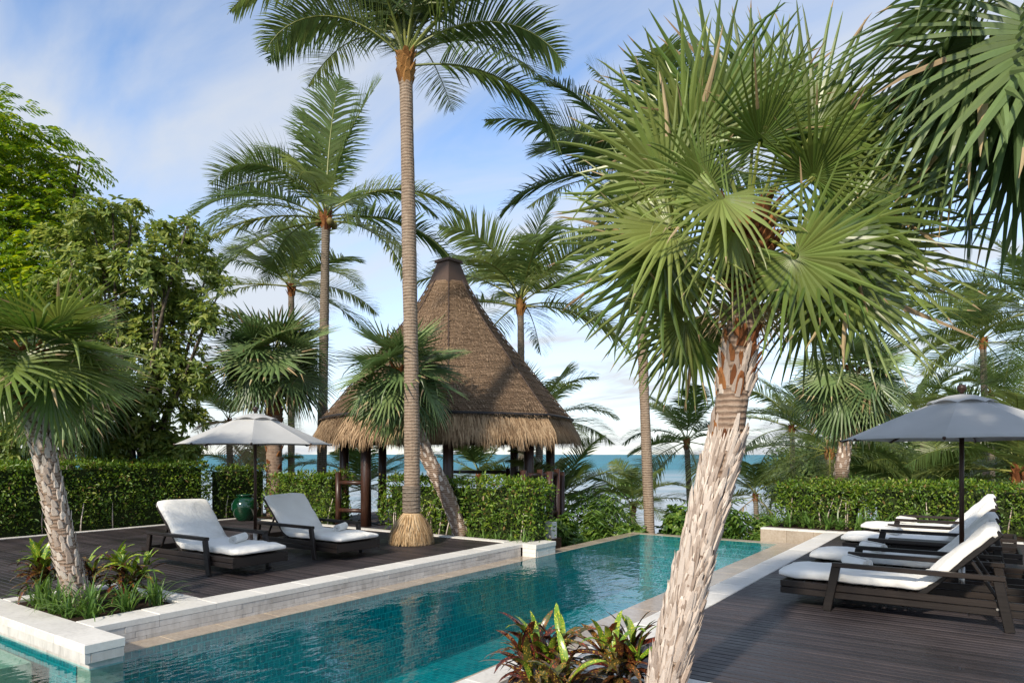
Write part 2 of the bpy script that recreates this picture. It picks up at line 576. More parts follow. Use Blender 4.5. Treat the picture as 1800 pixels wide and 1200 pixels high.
def m_plain(name, col, rough=.6, spec=.4, metal=0.0, coat=0.0, var=.15, scale=8):
    m = NT(name)
    n = m.noise(m.coord(), scale, 4)
    v = m.rng(n, .3, .7, 1 - var, 1 + var)
    return m.done(m.pbsdf(m.hsv(col, .5, 1, v), rough, spec, m.bump(n, .15, .004), metal, coat))


def m_ground():
    m = NT('soil_and_grass')
    n = m.noise(m.worldpos(), .8, 6, .6)
    n2 = m.noise(m.worldpos(), 12, 4)
    col = m.ramp(m.math('ADD', m.math('MULTIPLY', n, .6), m.math('MULTIPLY', n2, .4)), [(.3, (.030, .050, .014)), (.5, (.060, .075, .024)), (.7, (.11, .085, .05))])
    return m.done(m.pbsdf(col, .95, .1, m.bump(n2, .8, .05)))


M['twig'] = m_twig()
M['deck'] = m_wood_dark('deck_board', (.017, .014, .016), (.043, .034, .036), 'x', .42)
M['lounger'] = m_wood_dark('lounger_timber', (.007, .0055, .005), (.021, .014, .011), 'x', .40)
M['pole'] = m_wood_dark('umbrella_pole', (.022, .013, .010), (.055, .028, .020), 'z', .35)
M['post'] = m_post()
M['cap'] = m_stone('white_stone', (.50, .48, .45), (.64, .62, .58), (.72, .70, .66), .62, False, .05)
M['wallstone'] = m_stone('weathered_wall_stone', (.30, .28, .26), (.50, .48, .45), (.62, .60, .57), .75, True, .12)
M['rim'] = m_stone('wet_rim_stone', (.24, .19, .145), (.35, .29, .225), (.44, .38, .31), .2, False, .08)
M['step'] = m_stone('green_pool_stone', (.16, .20, .13), (.30, .33, .24), (.42, .42, .32), .5, False, .1)
M['tile'] = m_tile('pool_floor_tile', (0, 0, 0), .13, .095)
M['tile_x'] = m_tile('pool_wall_tile_long', (R(90), R(90), 0), .07, .10)
M['tile_y'] = m_tile('pool_wall_tile_end', (R(90), 0, 0), .07, .10)
M['water'] = m_water()
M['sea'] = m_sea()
M['cloth'] = m_cloth()
M['canvas'] = m_canvas()
M['thatch'] = m_thatch()
M['straw'] = m_straw('roof_straw', [(.2, (.110, .072, .048)), (.5, (.235, .160, .106)), (.85, (.41, .295, .20))])
M['fringe'] = m_straw('fringe_straw', [(.2, (.13, .080, .045)), (.5, (.28, .185, .108)), (.85, (.48, .345, .215))])
M['skirt'] = m_straw('skirt_straw', [(.15, (.20, .11, .05)), (.5, (.40, .26, .13)), (.85, (.60, .46, .29))])
M['capwood'] = m_wood_dark('roof_cap_wood', (.040, .026, .020), (.085, .055, .042), 'z', .6)
M['rope'] = m_plain('tar_rope', (.022, .020, .022), .7)
M['coco_trunk'] = m_trunk('coconut_bark', [(.28, (.115, .080, .058)), (.5, (.25, .185, .135)), (.72, (.36, .29, .225))], 5.5, 3)
M['coco_far'] = m_trunk('coconut_bark_grey', [(.28, (.085, .066, .050)), (.5, (.18, .145, .115)), (.72, (.27, .23, .185))], 4.5, 3)
M['fan_trunk'] = m_trunk('fan_palm_bark', [(.28, (.12, .075, .052)), (.5, (.25, .175, .128)), (.72, (.38, .295, .23))], 8, 2)
M['boot'] = m_boot('bleached_boot', [(.25, (.27, .205, .165)), (.5, (.50, .42, .36)), (.8, (.68, .60, .53))])
M['boot_red'] = m_boot('red_brown_boot', [(.25, (.07, .024, .012)), (.5, (.20, .075, .030)), (.8, (.38, .17, .06))])
M['boot_orange'] = m_boot('orange_sheath', [(.25, (.085, .036, .014)), (.5, (.25, .115, .035)), (.8, (.46, .25, .09))])
M['splinter'] = m_straw('bleached_splinter', [(.2, (.22, .16, .125)), (.5, (.45, .37, .31)), (.85, (.66, .58, .51))])
M['bark'] = m_trunk('tree_bark', [(.28, (.045, .034, .026)), (.5, (.10, .08, .062)), (.72, (.17, .14, .11))], 2, 6)
M['croton'] = m_croton('croton_leaf', ((.040, .010, .009), (.080, .020, .012), (.055, .045, .013), (.075, .085, .014), (.050, .018, .012)), ((.34, .06, .03), (.45, .17, .03), (.42, .30, .04), (.45, .22, .05)))
M['croton_lime'] = m_croton('croton_crest_leaf', ((.10, .20, .015), (.16, .28, .02), (.13, .24, .018), (.08, .17, .015), (.20, .30, .025)), ((.50, .46, .05), (.60, .54, .07), (.55, .42, .05), (.60, .56, .08)))
M['soil'] = m_plain('planter_soil', (.035, .024, .016), .95, .1, var=.4, scale=40)
M['ground'] = m_ground()
M['glaze'] = m_plain('green_glaze', (.002, .030, .012), .12, .6, 0, .6, .35, 5)
M['metal'] = m_plain('brushed_steel', (.42, .40, .37), .35, .5, .9)
M['nut'] = m_plain('coconut_husk', (.17, .12, .035), .55)
M['plinth'] = m_plain('white_plaster', (.62, .60, .56), .8, .2, var=.08, scale=4)
M['hillgreen'] = m_ground()

# ================================================================== THE SETTING
def build_terrain():
    xs = np.concatenate([np.arange(-220, -40, 12.), np.arange(-40, 40, 1.0), np.arange(40, 300, 12.)])
    ys = np.concatenate([np.arange(-60, -12, 8.), np.arange(-12, 60, 1.0), np.arange(60, 420, 12.)])
    nx, ny = len(xs), len(ys)
    v = np.array([(x, y, terrain(x, y) + .06 * math.sin(3.1 * x) * math.cos(2.7 * y)) for y in ys for x in xs])
    i = np.arange(nx - 1)[None, :] + nx * np.arange(ny - 1)[:, None]
    f = np.stack([i, i + 1, i + nx + 1, i + nx], -1).reshape(-1, 4)
    struct(put('ground', np_mesh('ground', v, f, M['ground'], True)))


build_terrain()
mb = MB()
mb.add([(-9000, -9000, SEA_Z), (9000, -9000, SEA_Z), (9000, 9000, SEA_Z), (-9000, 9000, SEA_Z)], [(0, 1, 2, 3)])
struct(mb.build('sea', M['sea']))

WL = -0.225                                     # pool water level
# terrace bases: solid blocks under the boards
mb = MB()
mb.box((-16.0, 3.12, -3.2), (-9.21, 10.62, -.034))
mb.box((-9.209, 4.37, -3.2), (-7.05, 10.62, -.034))
mb.box((-9.209, 3.12, -3.2), (-7.05, 4.369, -.25))
left_deck = struct(mb.build('left_deck', M['soil']))
mb = MB()
mb.box((-2.80, 4.86, -3.2), (8.6, 16.0, -.034))
mb.box((-1.44, -3.0, -3.2), (8.6, 4.859, -.034))
mb.box((-3.12, -3.0, -3.2), (-1.441, 4.859, -.25))
right_deck = struct(mb.build('right_deck', M['soil']))

mb = MB(); mb.box((-.5, -.0415, -.030), (.5, .0415, 0), 0, .005)
plank_me = mb.mesh('plank', M['deck'])


def planks(parent, y0, y1, spans, pitch=.0915):
    rnd = random.Random(3)
    n = int((y1 - y0) / pitch)
    pitch = (y1 - y0) / n
    for i in range(n):
        y = y0 + (i + .5) * pitch
        a, b = spans(y)
        cut = a + (b - a) * rnd.choice((.3, .42, .55, .68))
        for (u, w) in ((a, cut - .0015), (cut + .0015, b)):
            put('plank', plank_me, parent, ((u + w) / 2, y, rnd.uniform(-.0012, .0012)), (0, 0, 0), (w - u, 1, 1))


planks(left_deck, 3.08, 10.30, lambda y: (-15.60, -9.215 if y < 4.37 else -7.385))
planks(right_deck, 2.2, 15.55, lambda y: (-1.435 if y < 4.87 else -2.475, 5.2))

# ---- left pool wall with its white coping, the planter kerbs and the far block
wall = thing('pool_wall', 'low white stone wall with pale coping between the left deck and the pool', 'wall', (-7.0, 6.5, WL))


def slab_row(parent, x0, y0, x1, y1, z0, z1, axis, step, mat, name='coping_slab', gap=.004, off=(0, 0, 0), bev=.006, seed=1):
    rnd = random.Random(seed)
    a0, a1 = (x0, x1) if axis == 'x' else (y0, y1)
    n = max(1, round((a1 - a0) / step))
    for i in range(n):
        u = a0 + (a1 - a0) * i / n + gap / 2
        w = a0 + (a1 - a0) * (i + 1) / n - gap / 2
        m_ = MB(); dz = rnd.uniform(-.0015, .0015)
        if axis == 'x': A, B = (u, y0, z0), (w, y1, z1 + dz)
        else: A, B = (x0, u, z0), (x1, w, z1 + dz)
        c = Vector([(p + q) / 2 for p, q in zip(A, B)])
        m_.box(Vector(A) - c, Vector(B) - c, 0, bev)
        m_.build(name, mat, parent, c - Vector(off))


def block_courses(parent, x0, x1, y0, y1, z0, z1, axis, rows, lens, mat, off, proud=.004, seed=5):
    rnd = random.Random(seed)
    h = (z1 - z0) / rows
    for r in range(rows):
        a0, a1 = (x0, x1) if axis == 'x' else (y0, y1)
        u = a0
        while u < a1 - .02:
            w = min(a1, u + rnd.uniform(*lens))
            if a1 - w < .12: w = a1
            d = rnd.uniform(0, proud)
            m_ = MB()
            if axis == 'y': A, B = (x0, u + .002, z0 + r * h + .0015), (x1 + d, w - .002, z0 + (r + 1) * h - .0015)
            else: A, B = (u + .002, y0 - d, z0 + r * h + .0015), (w - .002, y1, z0 + (r + 1) * h - .0015)
            c = Vector([(p + q) / 2 for p, q in zip(A, B)])
            m_.box(Vector(A) - c, Vector(B) - c, 0, .002)
            m_.build('stone_block', mat, parent, c - Vector(off))
            u = w


wo = (-7.0, 6.5, WL)
slab_row(wall, -7.375, 3.05, -6.995, 10.62, -.062, .002, 'y', .62, M['cap'], off=wo)
block_courses(wall, -7.05, -7.0, 3.06, 10.30, -.250, -.064, 'y', 3, (.28, .62), M['wallstone'], wo)
slab_row(wall, -15.58, 2.71, -6.375, 3.046, -.075, .002, 'x', .62, M['cap'], off=wo, seed=2)          # front slab over the water
block_courses(wall, -15.58, -6.38, 2.716, 2.76, -.165, -.077, 'x', 1, (.5, .9), M['wallstone'], wo, .002, 8)
block_courses(wall, -6.42, -6.38, 2.765, 3.04, -.165, -.077, 'y', 1, (.5, .9), M['wallstone'], wo, .002, 9)
mb = MB(); mb.box((-15.5, 2.77, -.24), (-6.43, 3.055, -.078)); mb.box((-7.3, 3.056, -.24), (-7.055, 10.5, -.064))
mb.build('core', M['wallstone'], wall, -Vector(wo))
# kerbs round the planter
slab_row(wall, -9.205, 4.105, -7.38, 4.365, -.11, .002, 'x', .61, M['cap'], off=wo, seed=3)
slab_row(wall, -9.205, 3.05, -8.985, 4.10, -.11, .002, 'y', .52, M['cap'], off=wo, seed=4)
# far block beside the hedge
slab_row(wall, -6.99, 10.34, -6.69, 11.03, -.075, .004, 'y', .36, M['cap'], off=wo, seed=6)
block_courses(wall, -6.99, -6.70, 10.345, 10.40, -.222, -.077, 'x', 2, (.3, .5), M['cap'], wo, .002, 10)
block_courses(wall, -6.75, -6.70, 10.405, 11.02, -.222, -.077, 'y', 2, (.3, .5), M['cap'], wo, .002, 12)
mb = MB(); mb.box((-6.98, 10.41, -.222), (-6.76, 11.01, -.078)); mb.build('core', M['cap'], wall, -Vector(wo))
# deck edging strips
edge = struct(MB().build('deck_edging', M['cap']))
slab_row(edge, -15.76, 3.08, -15.605, 10.30, -.1, .012, 'y', .9, M['cap'], 'edging_slab', seed=21)
slab_row(edge, -15.76, 10.305, -7.38, 10.52, -.1, .014, 'x', .9, M['cap'], 'edging_slab', seed=22)
slab_row(edge, -7.375, 10.625, -6.995, 10.84, -.1, .003, 'x', .4, M['cap'], 'edging_slab', seed=23)

# ---- right coping, planter kerbs
rc = thing('pool_coping', 'pale stone coping strip between the pool rim and the right deck', 'coping', (-2.65, 9, -.3))
ro = (-2.65, 9, -.3)
slab_row(rc, -2.835, 4.86, -2.48, 15.55, -.06, .002, 'y', .62, M['cap'], off=ro, seed=31)
block_courses(rc, -2.83, -2.79, 4.86, 15.55, -.36, -.062, 'y', 2, (.4, .7), M['wallstone'], ro, 0, 32)
slab_row(rc, -3.15, 4.60, -1.44, 4.855, -.07, .003, 'x', .57, M['cap'], off=ro, seed=33)
slab_row(rc, -3.15, -1.0, -2.90, 4.595, -.07, .003, 'y', .7, M['cap'], off=ro, seed=34)
slab_row(rc, -1.68, -1.0, -1.44, 4.595, -.07, .003, 'y', .7, M['cap'], off=ro, seed=35)
block_courses(rc, -3.14, -3.09, -1.0, 4.85, -.40, -.072, 'y', 3, (.4, .7), M['wallstone'], ro, 0, 36)
# low white bed wall at the end of the right deck
bw = thing('bed_wall', 'low white stone kerb in front of the right hedge at the pool end', 'wall', (-3.2, 15.6, 0))
bo = (-3.2, 15.6, 0)
slab_row(bw, -4.15, 15.56, 5.2, 15.80, -.02, .015, 'x', .75, M['cap'], off=bo, seed=41)
slab_row(bw, -4.15, 15.56, -2.50, 15.80, -.5, -.022, 'x', .55, M['rim'], 'stone_block', off=bo, seed=42)

# ---- pool basin
PF = -1.42
mb = MB()
mb.add([(-6.69, 3.0, PF), (-3.6, 3.0, PF), (-3.6, 14.78, PF), (-6.69, 14.78, PF)], [(0, 1, 2, 3)], 0)
mb.add([(-12, -2, PF), (-3.4, -2, PF), (-3.4, 3.0, PF), (-12, 3.0, PF)], [(0, 1, 2, 3)], 0)
mb.add([(-6.684, 2.78, PF), (-6.684, 14.77, PF), (-6.684, 14.77, WL - .006), (-6.684, 2.78, WL - .006)], [(0, 1, 2, 3)], 1)
mb.add([(-3.606, 3.9, PF), (-3.606, 3.9, WL - .006), (-3.606, 14.77, WL - .006), (-3.606, 14.77, PF)], [(0, 1, 2, 3)], 1)
mb.add([(-3.4, -2, PF), (-3.4, -2, WL - .01), (-3.4, 3.9, WL - .01), (-3.4, 3.9, PF)], [(0, 1, 2, 3)], 1)
mb.add([(-3.6, 3.9, PF), (-3.4, 3.9, PF), (-3.4, 3.9, WL - .01), (-3.6, 3.9, WL - .01)], [(0, 1, 2, 3)], 2)
mb.add([(-6.684, 14.774, PF), (-3.606, 14.774, PF), (-3.606, 14.774, WL - .006), (-6.684, 14.774, WL - .006)], [(0, 1, 2, 3)], 2)
mb.add([(-12, 2.772, PF), (-6.684, 2.772, PF), (-6.684, 2.772, -.166), (-12, 2.772, -.166)], [(0, 1, 2, 3)], 2)
mb.add([(-12, -2, PF), (-12, -2, -.1), (-12, 2.78, -.1), (-12, 2.78, PF)], [(0, 1, 2, 3)], 1)
mb.add([(-12, -2, PF), (-3.4, -2, PF), (-3.4, -2, -.1), (-12, -2, -.1)], [(0, 1, 2, 3)], 2)
pool = struct(mb.build('pool_basin', [M['tile'], M['tile_x'], M['tile_y']]))
# overflow rims, stone pieces at water level
slab_row(pool, -6.998, 3.06, -6.69, 14.78, -.40, WL + .004, 'y', .62, M['rim'], 'rim_stone', .002, seed=51)
slab_row(pool, -6.69, 2.78, -6.43, 3.055, -.40, WL + .004, 'x', .4, M['rim'], 'rim_stone', .002, seed=57)
slab_row(pool, -3.60, 3.9, -3.20, 15.06, -.40, WL + .004, 'y', .62, M['rim'], 'rim_stone', .002, seed=52)
slab_row(pool, -6.998, 14.785, -3.60, 15.06, -.40, WL + .004, 'x', .62, M['rim'], 'rim_stone', .002, seed=53)
slab_row(pool, -3.19, 4.86, -2.84, 15.5, -.42, -.33, 'y', .62, M['rim'], 'gutter_stone', .002, seed=54)
slab_row(pool, -3.40, -2, -3.16, 3.895, -.40, WL + .004, 'y', .62, M['rim'], 'rim_stone', .002, seed=58)
# outer faces of the infinity edge
mb = MB(); mb.box((-7.0, 10.9, -3.2), (-6.70, 15.05, -.405)); mb.box((-6.699, 14.79, -3.2), (-3.2, 15.05, -.405))
mb.build('outer_wall', M['tile_x'], pool)
# submerged stone steps
for (x1, y1, z) in ((-7.22, 2.62, -.262), (-6.98, 2.32, -.43), (-6.75, 1.95, -.70)):
    slab_row(pool, -12, -2, x1, y1, z - .3, z, 'x', .75, M['step'], 'step_stone', .004, seed=int(-z * 100))
mb = MB()
NW = 1
mb.add([(-6.69, 2.78, WL), (-3.6, 2.78, WL), (-3.6, 14.785, WL), (-6.69, 14.785, WL)], [(0, 1, 2, 3)])
mb.add([(-12, -2, WL), (-3.4, -2, WL), (-3.4, 2.78, WL), (-12, 2.78, WL)], [(0, 1, 2, 3)])
struct(mb.build('pool_water', M['water']))

# ---- planter soil
mb = MB(); mb.box((-8.98, 3.06, -.25), (-7.38, 4.10, -.03)); struct(mb.build('left_planter_soil', M['soil']))
mb = MB(); mb.box((-2.895, -1.0, -.25), (-1.685, 4.595, -.04)); struct(mb.build('right_planter_soil', M['soil']))
mb = MB(); mb.box((-16.9, 3.0, -1.6), (-15.77, 11.8, -.02)); mb.box((-15.765, 10.53, -1.6), (-7.0, 11.75, -.025)); struct(mb.build('hedge_bed_soil', M['soil']))
mb = MB(); mb.box((-4.1, 15.81, -2.0), (8.6, 18.3, .02)); struct(mb.build('right_bed_soil', M['soil']))

# ================================================================== LOUNGERS
def rounded_strip(path, th, hw, n=20, power=5.0, seed=17):
    """mattress: rounded-rectangle section swept along path (x,z), soft wrinkles added"""
    rnd = random.Random(seed)
    ph = [rnd.uniform(0, 6.28) for _ in range(4)]
    pts = [Vector((x, 0, z)) for x, z in path]
    m_ = MB()
    rings = []
    for i, p in enumerate(pts):
        t = (pts[min(i + 1, len(pts) - 1)] - pts[max(0, i - 1)]).normalized()
        nn = Vector((-t.z, 0, t.x))
        if nn.z < 0: nn = -nn
        endk = min(1, .55 + .45 * min(i, len(pts) - 1 - i) / 2.0)
        for k in range(n):
            a = 2 * math.pi * (k + .5) / n
            ca, sa = math.cos(a), math.sin(a)
            x = math.copysign(abs(ca) ** (2 / power), ca) * hw * (1 - .02 * (1 - endk))
            z = math.copysign(abs(sa) ** (2 / power), sa) * th / 2 * endk
            z += (.005 * math.sin(7 * x + i * .9 + ph[0]) + .004 * math.sin(17 * x - i * .55 + ph[1]) + .004 * math.sin(5 * x + i * 1.7 + ph[2])) * (1 if sa > 0 else .5) + rnd.uniform(-.0025, .0025)
            x *= 1 + .012 * math.sin(i * .8 + ph[3]) + rnd.uniform(-.006, .006)
            m_.v.append(tuple(p + Vector((0, x, 0)) + nn * z))
    for i in range(len(pts) - 1):
        for k in range(n):
            m_.f.append((i * n + k, i * n + (k + 1) % n, (i + 1) * n + (k + 1) % n, (i + 1) * n + k)); m_.m.append(0)
    m_.f.append(tuple(range(n - 1, -1, -1))); m_.m.append(0)
    l = (len(pts) - 1) * n
    m_.f.append(tuple(l + k for k in range(n))); m_.m.append(0)
    return m_


LOUNGER = {}
LCOUNT = []


def lounger_meshes():
    d = LOUNGER
    path = []
    for i in range(17): path.append((2.06 - i * (1.30 / 16), .335))
    hx, hz = .68, .335
    for i in range(1, 7):
        a = R(46) * i / 6
        path.append((.76 - .16 * math.sin(a), .335 + .16 * (1 - math.cos(a))))
    x, z = path[-1]
    for i in range(1, 12): path.append((x - .72 * math.cos(R(46)) * i / 11, z + .72 * math.sin(R(46)) * i / 11))
    for i in range(1, 4): path.append((path[-1][0] - .022 + .002 * i, path[-1][1] + .01 - .012 * i))
    d['mattress'] = [rounded_strip(path, .115, .385, seed=q).mesh('mattress', M['cloth'], True) for q in range(6)]
    m_ = MB(); m_.bar((-.22, 0, 0), (2.03, 0, 0), .04, .066); d['side_rail'] = m_.mesh('side_rail', M['lounger'])
    m_ = MB(); m_.bar((0, -.40, 0), (0, .40, 0), .04, .13); d['end_rail'] = m_.mesh('end_rail', M['lounger'])
    m_ = MB(); m_.bar((.03, 0, 0), (1.50, 0, 0), .075, .045); d['armrest'] = m_.mesh('armrest', M['lounger'])
    m_ = MB(); m_.bar((1.555, 0, 0.004), (1.465, 0, .468), .045, .085, (1, 0, 0)); d['front_leg'] = m_.mesh('front_leg', M['lounger'])
    m_ = MB(); m_.bar((-.005, 0, 0.004), (.085, 0, .468), .045, .085, (1, 0, 0)); d['rear_leg'] = m_.mesh('rear_leg', M['lounger'])
    m_ = MB(); m_.bar((.72, 0, .245), (.06, 0, .905), .035, .06, (1, 0, 0)); d['back_frame'] = m_.mesh('back_frame', M['lounger'])
    m_ = MB(); m_.bar((.30, 0, .62), (.06, 0, .23), .03, .03, (1, 0, 0)); d['back_prop'] = m_.mesh('back_prop', M['lounger'])
    m_ = MB(); m_.bar((0, -.395, 0), (0, .395, 0), .07, .02); d['slat'] = m_.mesh('slat', M['lounger'])
    m_ = MB(); m_.tube([(0, -.46, 0), (0, .46, 0)], [.012, .012], 8); d['cross_bar'] = m_.mesh('cross_bar', M['metal'])


lounger_meshes()


def lounger(label, x, y, rz, group):
    t = thing('sun_lounger', label, 'sun lounger', (x, y, .002), rz, group)
    d = LOUNGER
    for s in (-1, 1):
        for z in (.163, .236): put('side_rail', d['side_rail'], t, (0, s * .422, z))
        put('armrest', d['armrest'], t, (0, s * .475, .49))
        put('front_leg', d['front_leg'], t, (0, s * .475, 0))
        put('rear_leg', d['rear_leg'], t, (0, s * .475, 0))
        bf = put('back_frame', d['back_frame'], t, (0, s * .36, 0))
        put('back_prop', d['back_prop'], bf, (0, -s * .06, 0))
    for xx in (2.01, -.2): put('end_rail', d['end_rail'], t, (xx, 0, .2))
    for i in range(13): put('slat', d['slat'], t, (.78 + i * .098, 0, .258))
    put('cross_bar', d['cross_bar'], t, (.09, 0, .20))
    put('mattress', d['mattress'][LCOUNT.__len__() % 6], t); LCOUNT.append(1)
    return t


lounger('white cushioned dark timber sun lounger nearest the planter on the left deck', -10.2, 5.65, R(1.5), 'sun loungers on the decks')
lounger('white cushioned sun lounger on the left deck beside the straw-skirted palm', -10.15, 7.46, R(-1), 'sun loungers on the decks')
for y, lb in ((8.25, 'nearest of the four white sun loungers in a row on the right deck'),
              (9.81, 'second nearest white sun lounger of the right deck row, just past the umbrella pole'),
              (12.10, 'third white sun lounger of the right deck row, beyond the low side table'),
              (14.13, 'farthest white sun lounger of the right deck row, nearest the hedge')):
    lounger(lb, .16, y, R(180 + random.uniform(-1, 1)), 'sun loungers on the decks')


def towel_mesh():
    m_ = MB()
    turns, n = 3.2, 60
    prof = []
    for i in range(n + 1):
        a = 2 * math.pi * turns * i / n
        r = .012 + .050 * i / n
        prof.append((r * math.cos(a), r * math.sin(a)))
    out = []
    L = .40
    for q in (0, 1):
        for j, yy in enumerate((-L / 2, -L / 2 + .012, 0, L / 2 - .012, L / 2)):
            for (a, b) in prof:
                k = 1.0 if j in (1, 2, 3) else .96
                k2 = (1 + .05 * math.sin(9 * yy)) * k
                r = math.hypot(a, b); f = (r - (.009 if q else 0)) / max(r, 1e-5)
                out.append((a * k2 * f, yy, b * k2 * f * .92))
    m_.v = out
    K = n + 1
    for q in (0, 1):
        o = q * 5 * K
        for j in range(4):
            for i in range(n):
                f = (o + j * K + i, o + j * K + i + 1, o + (j + 1) * K + i + 1, o + (j + 1) * K + i)
                m_.f.append(f if q == 0 else f[::-1]); m_.m.append(0)
    for j in (0, 4):
        for i in range(n):
            m_.f.append((j * K + i, j * K + i + 1, 5 * K + j * K + i + 1, 5 * K + j * K + i)); m_.m.append(0)
    for j in range(4):
        m_.f.append((j * K + n, (j + 1) * K + n, 5 * K + (j + 1) * K + n, 5 * K + j * K + n)); m_.m.append(0)
    return m_.mesh('rolled_towel', M['cloth'], True)


tw = towel_mesh()
for x, y, rz, lb in ((-8.74, 5.72, 33, 'rolled white towel on the lounger nearest the left planter'),
                     (-8.70, 7.55, 30, 'rolled white towel on the left deck lounger beside the straw-skirted palm'),
                     (-1.20, 8.38, 43, 'rolled white towel on the nearest right deck lounger'),
                     (-1.22, 9.86, 46, 'rolled white towel on the second nearest right deck lounger'),
                     (-1.25, 12.15, 45, 'rolled white towel on the third right deck lounger past the side table'),
                     (-1.22, 14.15, 48, 'rolled white towel on the farthest right deck lounger by the hedge')):
    tag(put('rolled_towel', tw, None, (x, y, .392 + .062), (0, 0, R(rz)), (1.18, .92, 1.15)), lb, 'towel', 'rolled towels on the loungers')

# side table between the second and third right loungers
t = thing('side_table', 'dark timber side table between the two pairs of right deck loungers', 'table', (-.55, 10.95, .002))
mb = MB(); mb.bar((-.62, 0, 0), (.62, 0, 0), .52, .045, e=.014); mb.build('table_top', M['lounger'], t, (0, 0, .42))
for sx in (-.52, .52):
    for sy in (-.2, .2):
        mb = MB(); mb.bar((sx, sy, 0), (sx, sy, .40), .06, .06, (1, 0, 0)); mb.build('leg', M['lounger'], t)
mb = MB(); mb.box((-.56, -.22, .30), (.56, .22, .395)); mb.build('apron', M['lounger'], t)


# ================================================================== UMBRELLAS
def umbrella(label, x, y, rad, brim, peak, rz):
    t = thing('patio_umbrella', label, 'umbrella', (x, y, .002), rz, 'grey patio umbrellas')
    mb = MB(); mb.lathe([(.30, 0), (.30, .05), (.27, .07), (.06, .085), (.0, .085)], 28); mb.build('base', M['lounger'], t, smooth=False)
    mb = MB(); mb.tube([(0, 0, .08), (0, 0, .40)], [.032, .032], 14); mb.build('sleeve', M['metal'], t, smooth=True)
    mb = MB(); mb.tube([(0, 0, .40), (0, 0, peak + .02)], [.024, .024], 14); pl = mb.build('pole', M['pole'], t, smooth=True)
    mb = MB(); mb.lathe([(.012, 0), (.02, .02), (.045, .05), (.048, .075), (.035, .1), (0.002, .108)], 16); mb.build('finial', M['pole'], pl, (0, 0, peak + .045), smooth=True)
    mb = MB(); mb.lathe([(.025, 0), (.06, .01), (.06, .05), (.025, .06)], 16); mb.build('hub', M['pole'], pl, (0, 0, brim + .02), smooth=False)
    nu, nv = 8, 8
    r0 = .16

    def surf(fr, ang_frac, k):
        a0 = 2 * math.pi * k / 8; a1 = 2 * math.pi * (k + 1) / 8
        rr = r0 + (rad - r0) * fr
        p = Vector((math.cos(a0), math.sin(a0), 0)).lerp(Vector((math.cos(a1), math.sin(a1), 0)), ang_frac) * rr
        zz = peak - (peak - brim) * (fr ** 1.06)
        sag = -.030 * math.sin(math.pi * ang_frac) * math.sin(math.pi * min(1, fr * .98)) + .012 * math.sin(math.pi * ang_frac) * fr ** 6
        return Vector((p.x, p.y, zz + sag))
    for k in range(8):
        mb = MB()
        vs = [surf(j / nv, i / nu, k) for j in range(nv + 1) for i in range(nu + 1)]
        fs = [(j * (nu + 1) + i, (j + 1) * (nu + 1) + i, (j + 1) * (nu + 1) + i + 1, j * (nu + 1) + i + 1) for j in range(nv) for i in range(nu)]
        vs2 = [v - Vector((0, 0, .004)) for v in vs]
        o = len(vs)
        fs2 = [tuple(o + q for q in f[::-1]) for f in fs]
        rim = [(nv * (nu + 1) + i, o + nv * (nu + 1) + i, o + nv * (nu + 1) + i + 1, nv * (nu + 1) + i + 1) for i in range(nu)]
        mb.add(vs + vs2, fs + fs2 + rim)
        cp = mb.build('canopy_panel', M['canvas'], t, smooth=True)
        a = 2 * math.pi * k / 8
        mb = MB()
        mb.bar(Vector((math.cos(a) * .05, math.sin(a) * .05, peak - .05)), Vector((math.cos(a) * (rad - .02), math.sin(a) * (rad - .02), brim - .008)), .018, .028)
        mb.bar(Vector((math.cos(a) * .05, math.sin(a) * .05, brim + .05)), Vector((math.cos(a) * rad * .55, math.sin(a) * rad * .55, peak - (peak - brim) * .55 - .025)), .016, .022)
        rb = mb.build('rib', M['pole'], t)
        c = surf(1, 0, k)
        mb = MB(); mb.lathe([(.012, -.014), (.018, 0), (.012, .014)], 10); mb.build('rib_cap', M['pole'], rb, c)
    mb = MB()                                  # wind vent with scalloped edge
    nn = 48
    rows = [(0.02, peak + .045), (.14, peak + .025), (.26, peak - .025), (.34, peak - .062)]
    vs = []
    for j, (r, z) in enumerate(rows):
        for i in range(nn):
            a = 2 * math.pi * i / nn
            ph = (a * 8 / (2 * math.pi)) % 1
            w = math.sin(math.pi * ph)
            vs.append((math.cos(a) * r * (1 - .06 * w), math.sin(a) * r * (1 - .06 * w), z + (j / 3.0) ** 2 * .03 * w))
    mb.add(vs, [(j * nn + i, (j + 1) * nn + i, (j + 1) * nn + (i + 1) % nn, j * nn + (i + 1) % nn) for j in range(3) for i in range(nn)])
    mb.build('vent_cap', M['canvas'], t, smooth=True)
    return t


umbrella('grey canvas patio umbrella over the two loungers of the left deck', -9.50, 6.52, 1.16, 1.79, 2.24, R(8))
umbrella('grey canvas patio umbrella with round wooden finial over the right deck loungers', -.245, 9.03, 1.24, 1.80, 2.26, R(40))

# ================================================================== GAZEBO
gz = thing('thatched_gazebo', 'eight-sided gazebo with tall curved thatched roof and dark timber posts', 'gazebo', (-11.48, 13.57, 0))
A8 = [R(-50 + 45 * k) for k in range(8)]
prof0 = [(.46, 6.05), (.62, 5.78), (.82, 5.46), (1.04, 5.15), (1.27, 4.85), (1.53, 4.53), (1.82, 4.19), (2.12, 3.83), (2.44, 3.44), (2.76, 3.05), (3.02, 2.75), (3.24, 2.50)]
prof = []                                       # thatch laid in overlapping courses
for (ra_, za_), (rb_, zb_) in zip(prof0[:-1], prof0[1:]):
    for u in (0, .5):
        r_, z_ = ra_ + (rb_ - ra_) * u, za_ + (zb_ - za_) * u
        r2_, z2_ = ra_ + (rb_ - ra_) * (u + .47), za_ + (zb_ - za_) * (u + .47)
        prof += [(r_ - .006, z_), (r2_ + .020, z2_ + .014)]
prof.append(prof0[-1])


